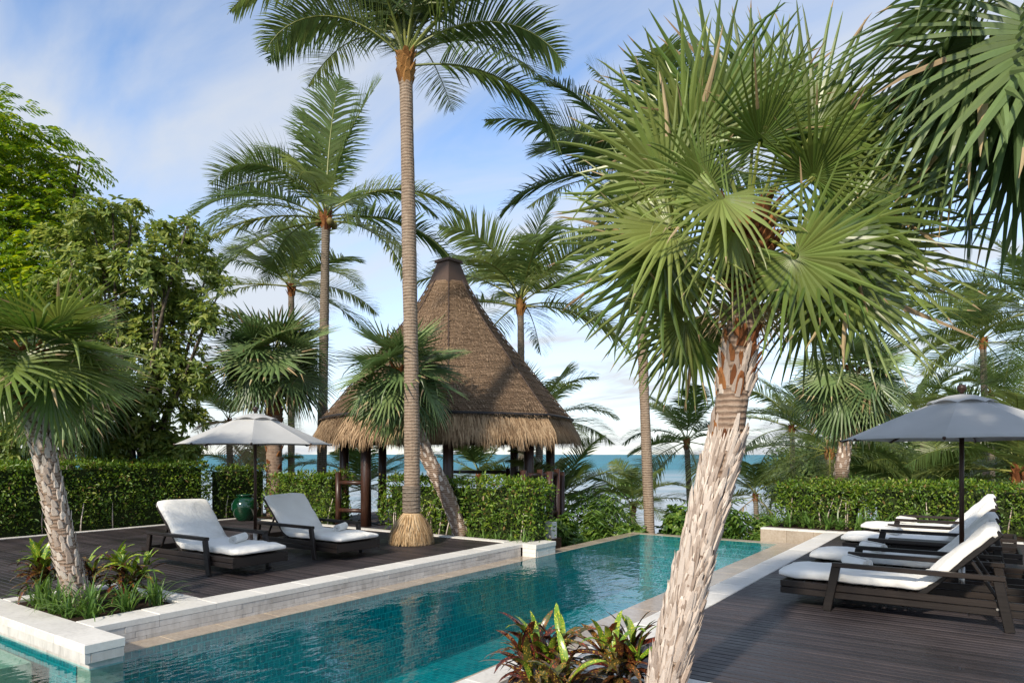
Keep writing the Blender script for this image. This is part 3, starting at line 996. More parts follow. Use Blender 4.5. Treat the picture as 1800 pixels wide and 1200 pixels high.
def roofp(r, z, a0, a1, f):
    p = Vector((math.cos(a0), math.sin(a0), 0)).lerp(Vector((math.cos(a1), math.sin(a1), 0)), f)
    # a slightly rounded facet
    k = 1 + .028 * math.sin(math.pi * f)
    return Vector((p.x * r * k, p.y * r * k, z))


sp0, sp1, sp2, sw, ss = [], [], [], [], []
fr0, fr1, fr2, fw, fs_ = [], [], [], [], []
rnd = random.Random(5)
for k in range(8):
    a0, a1 = A8[k], A8[(k + 1) % 8]
    if a1 < a0: a1 += 2 * math.pi
    mb = MB(); nu = 8
    vs, nrow = [], len(prof)
    for (r, z) in prof:
        for i in range(nu + 1):
            vs.append(roofp(r, z, a0, a1, i / nu))
    mb.add(vs, [(j * (nu + 1) + i, (j + 1) * (nu + 1) + i, (j + 1) * (nu + 1) + i + 1, j * (nu + 1) + i + 1) for j in range(nrow - 1) for i in range(nu)])
    rp = mb.build('roof_panel', M['thatch'], gz, smooth=True)
    amid = (a0 + a1) / 2
    tang = Vector((-math.sin(amid), math.cos(amid), 0))
    for _ in range(5200):
        q = math.sqrt(rnd.random()) * (nrow - 1.001)
        j = int(q); u = q - j
        r = prof[j][0] * (1 - u) + prof[j + 1][0] * u; z = prof[j][1] * (1 - u) + prof[j + 1][1] * u
        dr = prof[j + 1][0] - prof[j][0]; dz = prof[j + 1][1] - prof[j][1]
        ln = math.hypot(dr, dz)
        f = rnd.random()
        b = roofp(r, z, a0, a1, f)
        out = Vector((math.cos(amid), math.sin(amid), 0))
        down = (out * (dr / ln) + Vector((0, 0, dz / ln)) + tang * rnd.uniform(-.25, .25))
        nrm = out * (-dz / ln) + Vector((0, 0, dr / ln))
        L = rnd.uniform(.06, .17)
        lift = rnd.uniform(.006, .034)
        sp0.append(b + nrm * .002); sp1.append(b + down * L * .5 + nrm * lift * .7); sp2.append(b + down * L + nrm * lift)
        sw.append(rnd.uniform(.006, .016)); ss.append(tang)
    for _ in range(1750):                       # hanging straw of the eave
        f = rnd.random(); lay = rnd.random()
        r = 3.16 + .23 * lay; z = 2.50 - .42 * lay
        b = roofp(r, z, a0, a1, f)
        out = (b * Vector((1, 1, 0))).normalized()
        L = rnd.uniform(.24, .50) * (1 - .10 * lay) * (1 + .16 * math.sin(f * 23 + k * 2))
        d1 = (out * .50 + Vector((0, 0, -.80)) + tang * rnd.uniform(-.16, .16)).normalized()
        d2 = (out * .20 + Vector((0, 0, -1)) + tang * rnd.uniform(-.18, .18)).normalized()
        lift = Vector((out.x, out.y, .8)) * rnd.uniform(0, .04)
        fr0.append(b + lift); fr1.append(b + lift + d1 * L * .5); fr2.append(b + lift + d1 * L * .5 + d2 * L * .5)
        fw.append(rnd.uniform(.010, .024)); fs_.append(tang)
    # solid layer of the eave, under the loose straw
    mb = MB()
    rows = [(3.14, 2.52), (3.27, 2.30), (3.38, 2.08), (3.40, 1.95), (3.30, 1.92), (3.0, 2.35)]
    vs = [roofp(r, z, a0, a1, i / nu) for (r, z) in rows for i in range(nu + 1)]
    mb.add(vs, [(j * (nu + 1) + i, (j + 1) * (nu + 1) + i, (j + 1) * (nu + 1) + i + 1, j * (nu + 1) + i + 1) for j in range(len(rows) - 1) for i in range(nu)])
    ep = mb.build('eave_panel', M['thatch'], gz, smooth=True)
    # rope band and ridge rope
    mb = MB()
    pts = [roofp(3.26, 2.53, a0, a1, i / 8) for i in range(9)]
    mb.tube(pts, [.034] * 9, 8); mb.build('rope_band', M['rope'], ep, smooth=True)
    mb = MB()
    mb.tube([roofp(r + .022, z + .016, a0, a1, 0) for r, z in prof0], [.016] * len(prof0), 6); mb.build('ridge_cord', M['capwood'], rp, smooth=True)
    # posts
    px_, py_ = math.cos(a0) * 2.66, math.sin(a0) * 2.66
    mb = MB(); mb.tube([(px_, py_, -.05), (px_, py_, 1.0), (px_, py_, 2.6)], [.125, .12, .115], 14); mb.build('post', M['post'], gz, smooth=True)
    # ring beam
    b0 = Vector((math.cos(a0) * 2.66, math.sin(a0) * 2.66, 2.42)); b1 = Vector((math.cos(a1) * 2.66, math.sin(a1) * 2.66, 2.42))
    mb = MB(); mb.bar(b0, b1, .12, .16); mb.build('ring_beam', M['post'], gz)
    mb = MB(); mb.bar(Vector((math.cos(a0) * .3, math.sin(a0) * .3, 5.75)), Vector((math.cos(a0) * 3.15, math.sin(a0) * 3.15, 2.40)), .07, .10); mb.build('rafter', M['post'], gz)
npv = lambda l: np.array([tuple(v) for v in l])
stuff(put('thatch_straw', strip_mass('thatch_straw', npv(sp0), npv(sp1), npv(sp2), sw, npv(ss), M['straw']), gz))
stuff(put('eave_fringe', strip_mass('eave_fringe', npv(fr0), npv(fr1), npv(fr2), fw, npv(fs_), M['fringe']), gz))
mb = MB()
A4 = A8[::2]
vs = [(math.cos(a) * .53, math.sin(a) * .53, 6.00) for a in A4] + [(math.cos(a) * .30, math.sin(a) * .30, 6.58) for a in A4]
mb.add(vs, [(i, (i + 1) % 4, 4 + (i + 1) % 4, 4 + i) for i in range(4)] + [(3, 2, 1, 0), (4, 5, 6, 7)])
rcp = mb.build('roof_cap', M['capwood'], gz)
mb = MB()
vs = [(math.cos(a) * .37, math.sin(a) * .37, 6.582) for a in A4] + [(math.cos(a) * .36, math.sin(a) * .36, 6.65) for a in A4]
mb.add(vs, [(i, (i + 1) % 4, 4 + (i + 1) % 4, 4 + i) for i in range(4)] + [(3, 2, 1, 0), (4, 5, 6, 7)])
mb.build('cap_lid', M['capwood'], rcp)
# floor platform with boards
mb = MB()
vs = [(math.cos(a) * 3.0, math.sin(a) * 3.0, -.9) for a in A8] + [(math.cos(a) * 3.0, math.sin(a) * 3.0, -.01) for a in A8]
mb.add(vs, [(i, (i + 1) % 8, 8 + (i + 1) % 8, 8 + i) for i in range(8)] + [tuple(range(7, -1, -1)), tuple(range(8, 16))])
mb.build('floor', M['deck'], gz)


def rail_run(label, posts, height, zbase=-.3, rails=(.28, .95)):
    c = Vector(posts[0]).to_3d()
    t = thing('timber_railing', label, 'railing', (c.x, c.y, zbase))
    for (x, y) in posts:
        mb = MB(); mb.tube([(x - c.x, y - c.y, 0), (x - c.x, y - c.y, height - zbase)], [.072, .068], 12); mb.build('post', M['post'], t, smooth=True)
    for (p, q) in zip(posts[:-1], posts[1:]):
        for rz in rails:
            mb = MB(); mb.tube([(p[0] - c.x, p[1] - c.y, rz - zbase), (q[0] - c.x, q[1] - c.y, rz - zbase)], [.05, .05], 10); mb.build('rail', M['post'], t, smooth=True)


rail_run('dark timber railing post and rail at the gazebo entrance, left of the hedge', [(-12.42, 10.72), (-11.73, 10.905)], 1.22, -.03, (.34, .98))
rail_run('dark timber railing behind the hedge on the right side of the gazebo', [(-8.05, 11.95), (-8.15, 12.75), (-8.22, 13.6)], 1.30, -.9, (.3, 1.18))
rail_run('dark timber railing along the sea side of the gazebo', [(-8.30, 13.95), (-9.8, 15.75), (-11.6, 16.4), (-13.6, 16.0)], 1.22, -1.2, (.3, 1.1))
# entry steps
t = thing('timber_steps', 'low timber steps between the left deck and the gazebo', 'steps', (-12.0, 11.0, -.02))
for i in range(3):
    mb = MB(); mb.box((-.55, i * .22, 0), (.45, i * .22 + .2, .03 + .02 * i), 0, .005); mb.build('tread', M['deck'], t)
# day bed in the gazebo
t = thing('day_bed', 'low dark timber day bed inside the gazebo', 'bed', (-12.3, 13.2, -.008))
mb = MB(); mb.box((-.9, -.5, .22), (.9, .5, .34), 0, .01); mb.build('bed_frame', M['lounger'], t)
mb = MB(); mb.box((-.86, -.46, .342), (.86, .46, .46), 0, .03); mb.build('mattress', M['pole'], t)
for sx in (-.82, .82):
    for sy in (-.42, .42):
        mb = MB(); mb.bar((sx, sy, 0), (sx, sy, .22), .08, .08, (1, 0, 0)); mb.build('leg', M['lounger'], t)

# white plinth by the pool end of the hedge
t = thing('plaster_plinth', 'white plaster pier at the right end of the gazebo hedge', 'pier', (-7.15, 11.55, -1.2))
mb = MB(); mb.box((-.10, -.10, 0), (.10, .10, 1.50), 0, .01); mb.build('pier', M['plinth'], t)
mb = MB(); mb.tube([(0, 0, 1.55), (0, 0, 2.5)], [.07, .066], 12); mb.build('timber_post', M['post'], t, smooth=True)

# glazed jar
pt = thing('glazed_jar', 'large dark green glazed jar at the back corner of the left deck', 'jar', (-15.02, 10.02, .002))
mb = MB(); mb.lathe([(.16, 0), (.18, .02), (.26, .14), (.315, .30), (.31, .42), (.25, .53), (.17, .585), (.15, .60)], 36); jb = mb.build('body', M['glaze'], pt, smooth=True)
mb = MB(); mb.lathe([(.15, .598), (.195, .61), (.205, .635), (.19, .65), (.15, .652), (.13, .60)], 36); mb.build('rim', M['glaze'], jb, smooth=True)

# ================================================================== PALMS
FR_CACHE = {}


def frond_mesh(e0, bend, var, stiff=False, dry=False):
    """a 4.5 m feather leaf in the local XZ plane: e0 start elevation, bend total turn (degrees)"""
    key = (round(e0 / 8), round(bend / 12), var, stiff, dry)
    if key in FR_CACHE: return FR_CACHE[key]
    e0, bend = key[0] * 8, key[1] * 12
    rnd = random.Random(hash(key) & 0xffff)
    L, N = 4.5, 46
    pts, tans = [], []
    p = Vector((0, 0, 0)); y_curve = rnd.uniform(-.35, .35)
    for i in range(N + 1):
        s = i / N
        e = max(R(-86), R(e0 - bend * s ** 1.25))
        az = y_curve * s * s
        t = Vector((math.cos(e) * math.cos(az), math.cos(e) * math.sin(az), math.sin(e)))
        pts.append(p.copy()); tans.append(t)
        p = p + t * (L / N)
    mb = MB()
    mb.tube(pts[::3] + [pts[-1]], [.030 * (1 - .95 * min(1, q / (N / 3))) ** 1.1 + .003 for q in range(len(pts[::3]) + 1)], 6, 1)
    roll0, roll1 = rnd.uniform(-.3, .3), rnd.uniform(-.9, .9)
    grav = rnd.uniform(.13, .34) if not stiff else .08
    nl = 84
    for i in range(nl):
        s = .17 + .83 * (i + .5) / nl
        f = s * N; j = min(int(f), N - 1); u = f - j
        c = pts[j].lerp(pts[j + 1], u); t = tans[j].lerp(tans[j + 1], u).normalized()
        b = t.cross(Vector((0, 0, 1)))
        if b.length < .05: b = Vector((0, -1, 0))
        b.normalize(); n = b.cross(t).normalized()
        rl = roll0 + roll1 * s
        q = Quaternion(t, rl); b2 = q @ b; n2 = q @ n
        ll = 1.22 * (math.sin(math.pi * min(1, (s * .86 + .16))) ** .55) * (.62 if s > .93 else 1)
        ll *= .75 + .25 * min(1, (s - .12) / .25)
        for sd in (-1, 1):
            if rnd.random() < (.06 if not dry else .3): continue
            al = R(74 - 34 * s + rnd.uniform(-6, 6))
            up = R(rnd.uniform(4, 26) - (25 if dry else 0))
            d = t * math.cos(al) + (b2 * sd * math.cos(up) + n2 * math.sin(up)) * math.sin(al)
            w = .021 * (.75 + .5 * math.sin(math.pi * s)) * rnd.uniform(.85, 1.15)
            wd = (t * .8 + n2 * .35).normalized()
            lsz = ll * rnd.uniform(.9, 1.07)
            g = grav * rnd.uniform(.7, 1.4)
            x = c.copy(); row = []
            K = 3
            for k in range(K + 1):
                ww = w * (.7, 1.0, .72, .08)[k]
                wdir = (wd - d * wd.dot(d)).normalized()
                row.append((x - wdir * ww, x + wdir * ww))
                x = x + d * (lsz / K)
                d = (d + Vector((0, 0, -g * (.55 + .55 * k)))).normalized()
            vs = [v for r_ in row for v in r_]
            mb.add(vs, [(2 * k, 2 * k + 1, 2 * k + 3, 2 * k + 2) for k in range(K)], 0)
    me = mb.mesh('frond', [M['coco_old'] if dry else M['coco'], M['coco_old'] if dry else M['rachis']], False)
    FR_CACHE[key] = me
    return me


FAN_CACHE = {}


def fan_mesh(e0, var, dark=False, dry=False, hang=0.0):
    """a fan leaf: stalk 0.55 m and blade 0.85 m, local XZ plane"""
    key = (round(e0 / 12), var, dark, dry, round(hang * 2))
    if key in FAN_CACHE: return FAN_CACHE[key]
    e0 = key[0] * 12
    rnd = random.Random((hash(key) >> 3) & 0xffff)
    mb = MB()
    PL, BL = .62, .90
    pts = []; p = Vector((0, 0, 0)); e = R(e0)
    for i in range(7):
        pts.append(p.copy())
        t = Vector((math.cos(e), 0, math.sin(e)))
        p = p + t * (PL / 6); e -= R(3.5)
    mb.tube(pts, [.020, .018, .016, .014, .013, .012, .011], 6, 1)
    h = pts[-1]
    e -= R(rnd.uniform(6, 26) + 22 * hang)
    t = Vector((math.cos(e), 0, math.sin(e))); b = Vector((0, 1, 0)); n = b.cross(t) * -1
    if n.z < 0 and e0 < 80: n = -n
    tw_ = Quaternion(t, R(rnd.uniform(-24, 24))); b = tw_ @ b; n = tw_ @ n
    NS = 29
    span = R(rnd.uniform(125, 142))
    dth = 2 * span / NS
    cup = rnd.uniform(-.05, .28)
    g0 = rnd.uniform(.0, .05) + .42 * hang * rnd.uniform(.5, 1.2)
    for i in range(NS):
        th = -span + (i + .5) * dth
        a = abs(th) / span
        L = BL * (1 - .22 * a ** 2.2) * rnd.uniform(.93, 1.04)
        split = BL * (.40 - .14 * a) * rnd.uniform(.92, 1.08)
        d = (t * math.cos(th) + b * math.sin(th) + n * cup * (.35 + a * .7)).normalized()
        sdir = (b * math.cos(th) - t * math.sin(th)).normalized()
        fold = .55 if i % 2 else .42
        jit = Vector((rnd.uniform(-.02, .02), rnd.uniform(-.02, .02), rnd.uniform(-.03, .03)))
        g = g0 * rnd.uniform(.6, 1.5)
        if rnd.random() < .06: g += 1.0
        rows = []
        rs = (.03, split * .55, split, split + (L - split) * .35, split + (L - split) * .7, L)
        ws = split * math.tan(dth / 2) * 1.02
        x = h.copy(); dd = d.copy(); prev = 0
        for k, r_ in enumerate(rs):
            if k > 2: dd = (dd + jit * .8 + Vector((0, 0, -g * (.32, .5, .75)[k - 3]))).normalized()
            x = x + dd * (r_ - prev); prev = r_
            w = r_ * math.tan(dth / 2) * 1.02 if k <= 2 else ws * (.78, .52, .04)[k - 3]
            nn = sdir.cross(dd).normalized()
            if nn.dot(n) < 0: nn = -nn
            rows.append((x - sdir * w, x + nn * w * fold * (1 if k else 0), x + sdir * w))
        vs = [v for r_ in rows for v in r_]
        fs = []
        for k in range(5):
            fs += [(3 * k, 3 * k + 1, 3 * k + 4, 3 * k + 3), (3 * k + 1, 3 * k + 2, 3 * k + 5, 3 * k + 4)]
        mb.add(vs, fs, 0)
        dt = rnd.random()
        if dt < .16:
            for q in range(2 if dt > .03 else 4): mb.m[-1 - q] = 2
    me = mb.mesh('fan_leaf', [M['coco_old'] if dry else (M['fan_dark'] if dark else M['fan']), M['coco_old'] if dry else M['rachis'], M['coco_old']])
    FAN_CACHE[key] = me
    return me


def boot_mesh(var, mat, flare=.3, jag=.12):
    rnd = random.Random(var * 13 + 5)
    vs = []
    zs = (0, .3, .62, .85, 1.0)
    skew = rnd.uniform(-.12, .12)
    for k, z in enumerate(zs):
        x = flare * z ** 1.8 + rnd.uniform(-.01, .01)
        w = (.5, .48, .42, .33, .20)[k] * rnd.uniform(.85, 1.12)
        th = (.06, .08, .08, .06, .035)[k]
        dz = [rnd.uniform(-jag, jag) * z * z for _ in range(4)]
        y0 = skew * z
        vs += [(x - th, y0 - w, z + dz[0]), (x + th * .5, y0 - w * .7, z + dz[1]), (x + th * .5, y0 + w * .7, z + dz[2]), (x - th, y0 + w, z + dz[3])]
    fs = []
    n = len(zs)
    for k in range(n - 1):
        for i in range(4): fs.append((4 * k + i, 4 * k + (i + 1) % 4, 4 * k + 4 + (i + 1) % 4, 4 * k + 4 + i))
    e = 4 * (n - 1)
    fs += [(3, 2, 1, 0), (e, e + 1, e + 2, e + 3)]
    mb = MB(); mb.add(vs, fs)
    return mb.mesh('leaf_base', mat)


BOOT = {m_: [boot_mesh(i, M[m_], fl) for i in range(7)] for m_, fl in (('boot', .05), ('boot_red', .22), ('boot_orange', .20))}


def smooth_path(pts, n):
    """Catmull-Rom through pts"""
    pts = [Vector(p) for p in pts]
    P_ = [pts[0] * 2 - pts[1]] + pts + [pts[-1] * 2 - pts[-2]]
    out = []
    segs = len(pts) - 1
    for i in range(n + 1):
        f = i / n * segs; j = min(int(f), segs - 1); u = f - j
        a, b, c, d = P_[j:j + 4]
        out.append(0.5 * ((2 * b) + (c - a) * u + (2 * a - 5 * b + 4 * c - d) * u * u + (3 * b - a - 3 * c + d) * u ** 3))
    return out


def place_boots(root, path, rad, s0, s1, count, kind, w, l, rnd, lean=0.0, name='leaf_base', sink=.0):
    n = len(path) - 1
    for i in range(count):
        s = s0 + (s1 - s0) * (i + .5) / count
        f = s * n; j = min(int(f), n - 1); u = f - j
        c = path[j].lerp(path[j + 1], u); t = (path[j + 1] - path[j]).normalized()
        a = i * 2.39996 + rnd.uniform(-.25, .25)
        ref = t.cross(Vector((0, 1, 0))).normalized(); bi = t.cross(ref)
        ra = ref * math.cos(a) + bi * math.sin(a)
        r = rad(s) - sink
        z = (t + ra * (lean + rnd.uniform(-.05, .12))).normalized()
        y = z.cross(ra).normalized(); x = y.cross(z)
        k = rnd.uniform(.8, 1.25)
        m_ = Matrix((x * (l * .9), y * w * k, z * l * rnd.uniform(.75, 1.25))).transposed().to_4x4()
        m_.translation = c + ra * r
        o = put(name, rnd.choice(BOOT[kind]), root)
        o.matrix_local = m_


def coconut(label, base, crown, r0, r1, n=18, scale=1.0, mids=(), seed=1, mat='coco_far', hero=None, nuts=0, dry=0, sheath=True,
            lo=-32, stiff=False, az0=None, orange=False, group='coconut palms', cat='palm tree'):
    rnd = random.Random(seed)
    base, crown = Vector(base), Vector(crown)
    t = thing('coconut_palm', label, cat, base, 0, group)
    pts = [Vector((0, 0, 0))] + [Vector(m_) - base for m_ in mids] + [crown - base]
    H = (crown - base).length
    path = smooth_path(pts, max(10, int(H / .11)))
    rads = []
    for i in range(len(path)):
        s = i / (len(path) - 1)
        r = r0 + (r1 - r0) * s
        r *= 1 + (1 if i % 2 else -1) * rnd.uniform(.0, .032) + .03 * math.sin(i * .21 + seed) + rnd.uniform(-.012, .012)
        if H > 3: r *= 1 + .28 * math.exp(-(s * H) / .35)
        rads.append(r)
    mb = MB(); mb.tube(path, rads, 14, 0, True, .03, rnd); tk = mb.build('trunk', M[mat], t, smooth=True)
    C = path[-1]
    if sheath:
        rs = lambda s: r1 * 1.0
        place_boots(tk, [C - Vector((0, 0, .42 * scale)), C + Vector((0, 0, .06 * scale))], rs, 0, 1, 26, 'boot_orange' if mat == 'coco_trunk' or orange else 'boot_red', .15 * scale, .24 * scale, rnd, .16, 'leaf_sheath', .015)
    lst = hero
    if lst is None:
        lst = []
        a0 = rnd.uniform(0, 360) if az0 is None else az0
        for i in range(n):
            f = (i + .5) / n
            e = 80 - (80 - lo) * f ** 1.05 + rnd.uniform(-7, 7)
            bend = 34 + 46 * rnd.random() * (1 - .3 * f) + (12 if e > 20 else 0)
            lst.append((a0 + i * 137.5 + rnd.uniform(-10, 10), e, bend, rnd.uniform(.86, 1.08) * (.82 if e > 65 else 1)))
    for i, h in enumerate(lst):
        az, e, bend, ln = h
        isdry = i >= len(lst) - dry
        me = frond_mesh(e, bend, rnd.randrange(3), stiff, isdry)
        zz = rnd.uniform(.0, .22) * scale if e > 30 else rnd.uniform(-.12, .08) * scale
        put('frond', me, t, C + Vector((0, 0, zz)), (0, 0, R(az) + TH), ln * scale)
    for i in range(nuts):
        a = rnd.uniform(0, 6.28)
        mb = MB(); mb.lathe([(.005, -.13), (.07, -.10), (.105, -.02), (.10, .05), (.05, .11), (.005, .125)], 12)
        mb.build('coconut', M['nut'], t, C + Vector((math.cos(a) * (r1 + .12), math.sin(a) * (r1 + .12), -.08 - .15 * rnd.random())), smooth=True)
    return t


def fanpalm(label, path_pts, radf, n=34, scale=1.0, seed=1, dark=False, dry=1, lo=-48, hang=.5, leaves=None, group='fan palms', boots=(), mat='fan_trunk', hi=84, crownboots=True, splinters=None):
    rnd = random.Random(seed)
    base = Vector(path_pts[0])
    t = thing('fan_palm', label, 'palm tree', base, 0, group)
    pts = [Vector(p) - base for p in path_pts]
    H = sum((b - a).length for a, b in zip(pts[:-1], pts[1:]))
    path = smooth_path(pts, max(12, int(H / .05)))
    rads = [radf(i / (len(path) - 1)) * (1 + rnd.uniform(-.02, .02) + (.012 if i % 2 else -.012)) for i in range(len(path))]
    mb = MB(); mb.tube(path, rads, 18, 0, True, .04, rnd); tk = mb.build('trunk', M[mat], t, smooth=True)
    for (s0, s1, cnt, kind, w, l, lean) in boots:
        place_boots(tk, path, radf, s0, s1, cnt, kind, w, l, rnd, lean)
    if splinters:
        s0, s1, cnt, w, l = splinters
        mb = MB()
        for i in range(cnt):
            s_ = rnd.uniform(s0, s1); f = s_ * (len(path) - 1); j = min(int(f), len(path) - 2)
            c = path[j].lerp(path[j + 1], f - j); tt = (path[j + 1] - path[j]).normalized()
            a = rnd.uniform(0, 6.283)
            ref = tt.cross(Vector((0, 1, 0))).normalized(); bi = tt.cross(ref)
            ra = ref * math.cos(a) + bi * math.sin(a); sd = tt.cross(ra).normalized()
            p0 = c + ra * (radf(s_) - .004); L_ = l * rnd.uniform(.5, 1.4); W_ = w * rnd.uniform(.4, 1.2) / 2
            up_ = (tt + ra * rnd.uniform(.0, .16) + sd * rnd.uniform(-.12, .12)).normalized()
            p1 = p0 + up_ * L_ * .55 + ra * .008; p2 = p0 + up_ * L_ + ra * rnd.uniform(.006, .022)
            th_ = ra * .007
            mb.add([p0 - sd * W_, p0 + sd * W_, p1 - sd * W_, p1 + sd * W_, p2 - sd * W_ * .3, p2 + sd * W_ * .4, p1 - sd * W_ * .7 + th_, p1 + sd * W_ * .7 + th_],
                   [(0, 1, 7, 6), (6, 7, 5, 4), (0, 6, 2), (1, 3, 7), (2, 6, 4), (3, 5, 7)])
        stuff(mb.build('bark_splinters', M['splinter'], tk))
    C = path[-1]
    if crownboots:
        place_boots(tk, [C - Vector((0, 0, .30 * scale)), C + Vector((0, 0, .12 * scale))], lambda s: radf(1), 0, 1, 26, 'boot_red', .13 * scale, .26 * scale, rnd, .25, 'leaf_sheath', .02)
    lst = leaves
    if lst is None:
        lst = []
        a0 = rnd.uniform(0, 360)
        for i in range(n):
            f = (i + .5) / n
            e = hi - (hi - lo) * f ** .92 + rnd.uniform(-8, 8)
            lst.append((a0 + i * 137.5 + rnd.uniform(-12, 12), e, rnd.uniform(.85, 1.1), max(0, f - .35) * 1.5 * hang * 2))
    for i, (az, e, ln, hg) in enumerate(lst):
        me = fan_mesh(e, rnd.randrange(4), dark, i >= len(lst) - dry, min(1.5, hg))
        put('fan_leaf', me, t, C + Vector((rnd.uniform(-.04, .04), rnd.uniform(-.04, .04), rnd.uniform(-.05, .12) * scale)), (rnd.uniform(-.12, .12), 0, R(az) + TH), ln * scale)
    return t


def gz_(v, dz=-.1):
    return Vector((v.x, v.y, terrain(v.x, v.y) + dz))


# ---- the tall palm on the left deck
b1 = Vector((-8.67, 9.20, 0.0))
c1 = P(713, 112, 12.55)
C1_FRONDS = [(0, 8, 84, .74), (5, 54, 70, 1.02), (-15, 48, 80, .95), (20, 62, 70, .98), (182, 64, 118, .84), (170, 56, 122, .72), (195, 50, 120, .62), (185, 72, 100, .98),
             (100, 66, 70, .95), (60, 70, 66, .95), (130, 60, 80, .9), (300, 70, 80, .85), (240, 68, 90, .85), (45, 50, 84, .85), (85, 44, 84, .85), (215, 60, 110, .7),
             (10, 76, 50, .95), (195, 80, 50, .95), (265, 78, 66, .85), (140, 44, 100, .7), (345, 64, 78, .98), (350, 36, 100, .7), (160, 74, 84, .95)]
pt1 = coconut('tallest coconut palm, rising from the left deck with a straw skirt at its foot', b1, c1, .150, .120, scale=1.08,
              mids=[P(724, 740, 12.5), P(719, 420, 12.5)], seed=3, mat='coco_trunk', hero=C1_FRONDS)
rnd = random.Random(9)
q0, q1, q2, qw, qs = [], [], [], [], []
for i in range(2600):
    a = rnd.uniform(0, 2 * math.pi); o = Vector((math.cos(a), math.sin(a), 0)); tg = Vector((-o.y, o.x, 0))
    top = rnd.uniform(.30, .56); r0 = .165 + (.56 - top) * .42 + rnd.uniform(-.01, .02)
    L = rnd.uniform(.20, .42)
    z1 = max(.012, top - L * .55); z2 = max(.006, top - L)
    p0 = o * r0 + Vector((0, 0, top))
    sway = tg * rnd.uniform(-.05, .05)
    q0.append(p0); q1.append(o * (r0 + .10 + rnd.uniform(-.01, .04)) + Vector((0, 0, z1)) + sway * .5)
    q2.append(o * min(.42, r0 + .16 + rnd.uniform(-.02, .06)) + Vector((0, 0, z2)) + sway); qw.append(rnd.uniform(.008, .018)); qs.append(tg)
stuff(put('straw_skirt', strip_mass('straw_skirt', npv(q0), npv(q1), npv(q2), qw, npv(qs), M['skirt']), pt1))
mb = MB(); mb.lathe([(.34, .01), (.33, .12), (.27, .30), (.19, .48), (.16, .56), (.14, .57)], 30); mb.build('skirt_core', M['skirt'], pt1, smooth=True)
mb = MB()
for i in range(7): mb.lathe([(.158, .58 + i * .07), (.168, .60 + i * .07), (.166, .635 + i * .07), (.156, .645 + i * .07)], 22)
mb.build('bark_wrap', M['coco_far'], pt1, smooth=False)

# ---- other coconut palms
def coc(label, pxc, pyc, Z, pxb=None, **kw):
    c = P(pxc, pyc, Z)
    xb = pxb if pxb is not None else pxc
    g = gz_(P(xb, 900, Z))
    return coconut(label, g, c, **kw)


C2 = [(180, 30, 66, 1.12), (172, 68, 112, 1.12), (165, 50, 84, 1.05), (188, 8, 72, 1.08), (150, 72, 96, 1.05), (75, 86, 24, 1.15), (22, 78, 30, 1.15), (0, 36, 84, 1.08),
      (352, 8, 70, 1.12), (20, 48, 90, .95), (200, 22, 92, .95), (120, 78, 50, 1.1), (90, 46, 76, .95), (270, 36, 90, .85), (300, 20, 90, .85), (230, 46, 90, .85), (50, 26, 80, .95), (212, -12, 58, 1.15),
      (335, -6, 66, 1.0), (140, 20, 80, .95)]
coc('tall coconut palm with a nut cluster, left of the thatched roof', 573, 385, 21.5, 562, r0=.17, r1=.13, scale=1.0, hero=C2, nuts=3, seed=4)
coc('coconut palm with orange crown base rising behind the right slope of the thatched roof', 915, 535, 27, 920, r0=.17, r1=.13, n=18, scale=1.18, seed=15, lo=-14, orange=True)
coc('coconut palm with bare straight trunk standing at the far end of the pool', 1118, 322, 16.6, 1150, r0=.135, r1=.11, n=20, scale=.94, seed=6, lo=-12, mat='coco_trunk')
coc('short coconut palm seen left of the big fan palm trunk, over the sea', 1207, 778, 25, 1222, r0=.13, r1=.10, n=15, scale=.66, seed=7, lo=-40)
coc('young coconut palm with bright upright fronds, left of the bare trunk at the pool end', 1113, 893, 20.5, 1110, r0=.10, r1=.08, n=14, scale=.50, seed=8, lo=-10)
coc('low coconut palm beside the right end of the gazebo railing', 985, 890, 18.5, 984, r0=.10, r1=.08, n=14, scale=.62, seed=9, lo=-20)
coc('small coconut palm with pale trunk right of the big fan palm trunk', 1328, 872, 23, 1336, r0=.10, r1=.08, n=13, scale=.50, seed=10, lo=-50, dry=2)
coc('coconut palm with orange leaf sheaths behind the right hedge, left of the leaning trunk', 1458, 792, 22, 1465, r0=.13, r1=.12, n=17, scale=.78, seed=12, lo=-25, orange=True)
coc('coconut palm behind the left fan palm crown, trunk beside the umbrella', 512, 505, 27, 512, r0=.15, r1=.12, n=17, scale=1.0, seed=13, lo=-16)
coc('coconut palm at the right edge of the picture, high over the umbrella', 1815, 545, 20, 1830, r0=.14, r1=.11, n=17, scale=.74, seed=14, lo=-45)
coc('big low coconut palm behind the right hedge and umbrella pole', 1790, 830, 19.5, 1792, r0=.14, r1=.12, n=18, scale=1.0, seed=25, lo=2)
coc('big low coconut palm left of the right umbrella pole, fronds over the hedge', 1655, 880, 21.5, 1655, r0=.14, r1=.12, n=15, scale=.8, seed=26, lo=5)
coc('coconut palm behind the right hedge, between the leaning trunk and the umbrella', 1622, 742, 25, 1628, r0=.14, r1=.11, n=17, scale=.80, seed=44, lo=-30)
coc('coconut palm far behind the big fan palm, over the bright hedge end', 1392, 752, 29, 1398, r0=.13, r1=.10, n=16, scale=.82, seed=45, lo=-35)
coc('tall coconut palm behind the right umbrella, fronds above its canopy', 1728, 600, 27, 1735, r0=.14, r1=.11, n=17, scale=.86, seed=46, lo=-30)
coc('small distant coconut palm peeping over the right umbrella', 1742, 690, 33, 1745, r0=.13, r1=.10, n=14, scale=.7, seed=16, lo=-20)
coc('coconut palm with fronds spreading right of the thatched eave', 950, 742, 23, 938, r0=.15, r1=.12, n=15, scale=.72, seed=17, lo=-20)
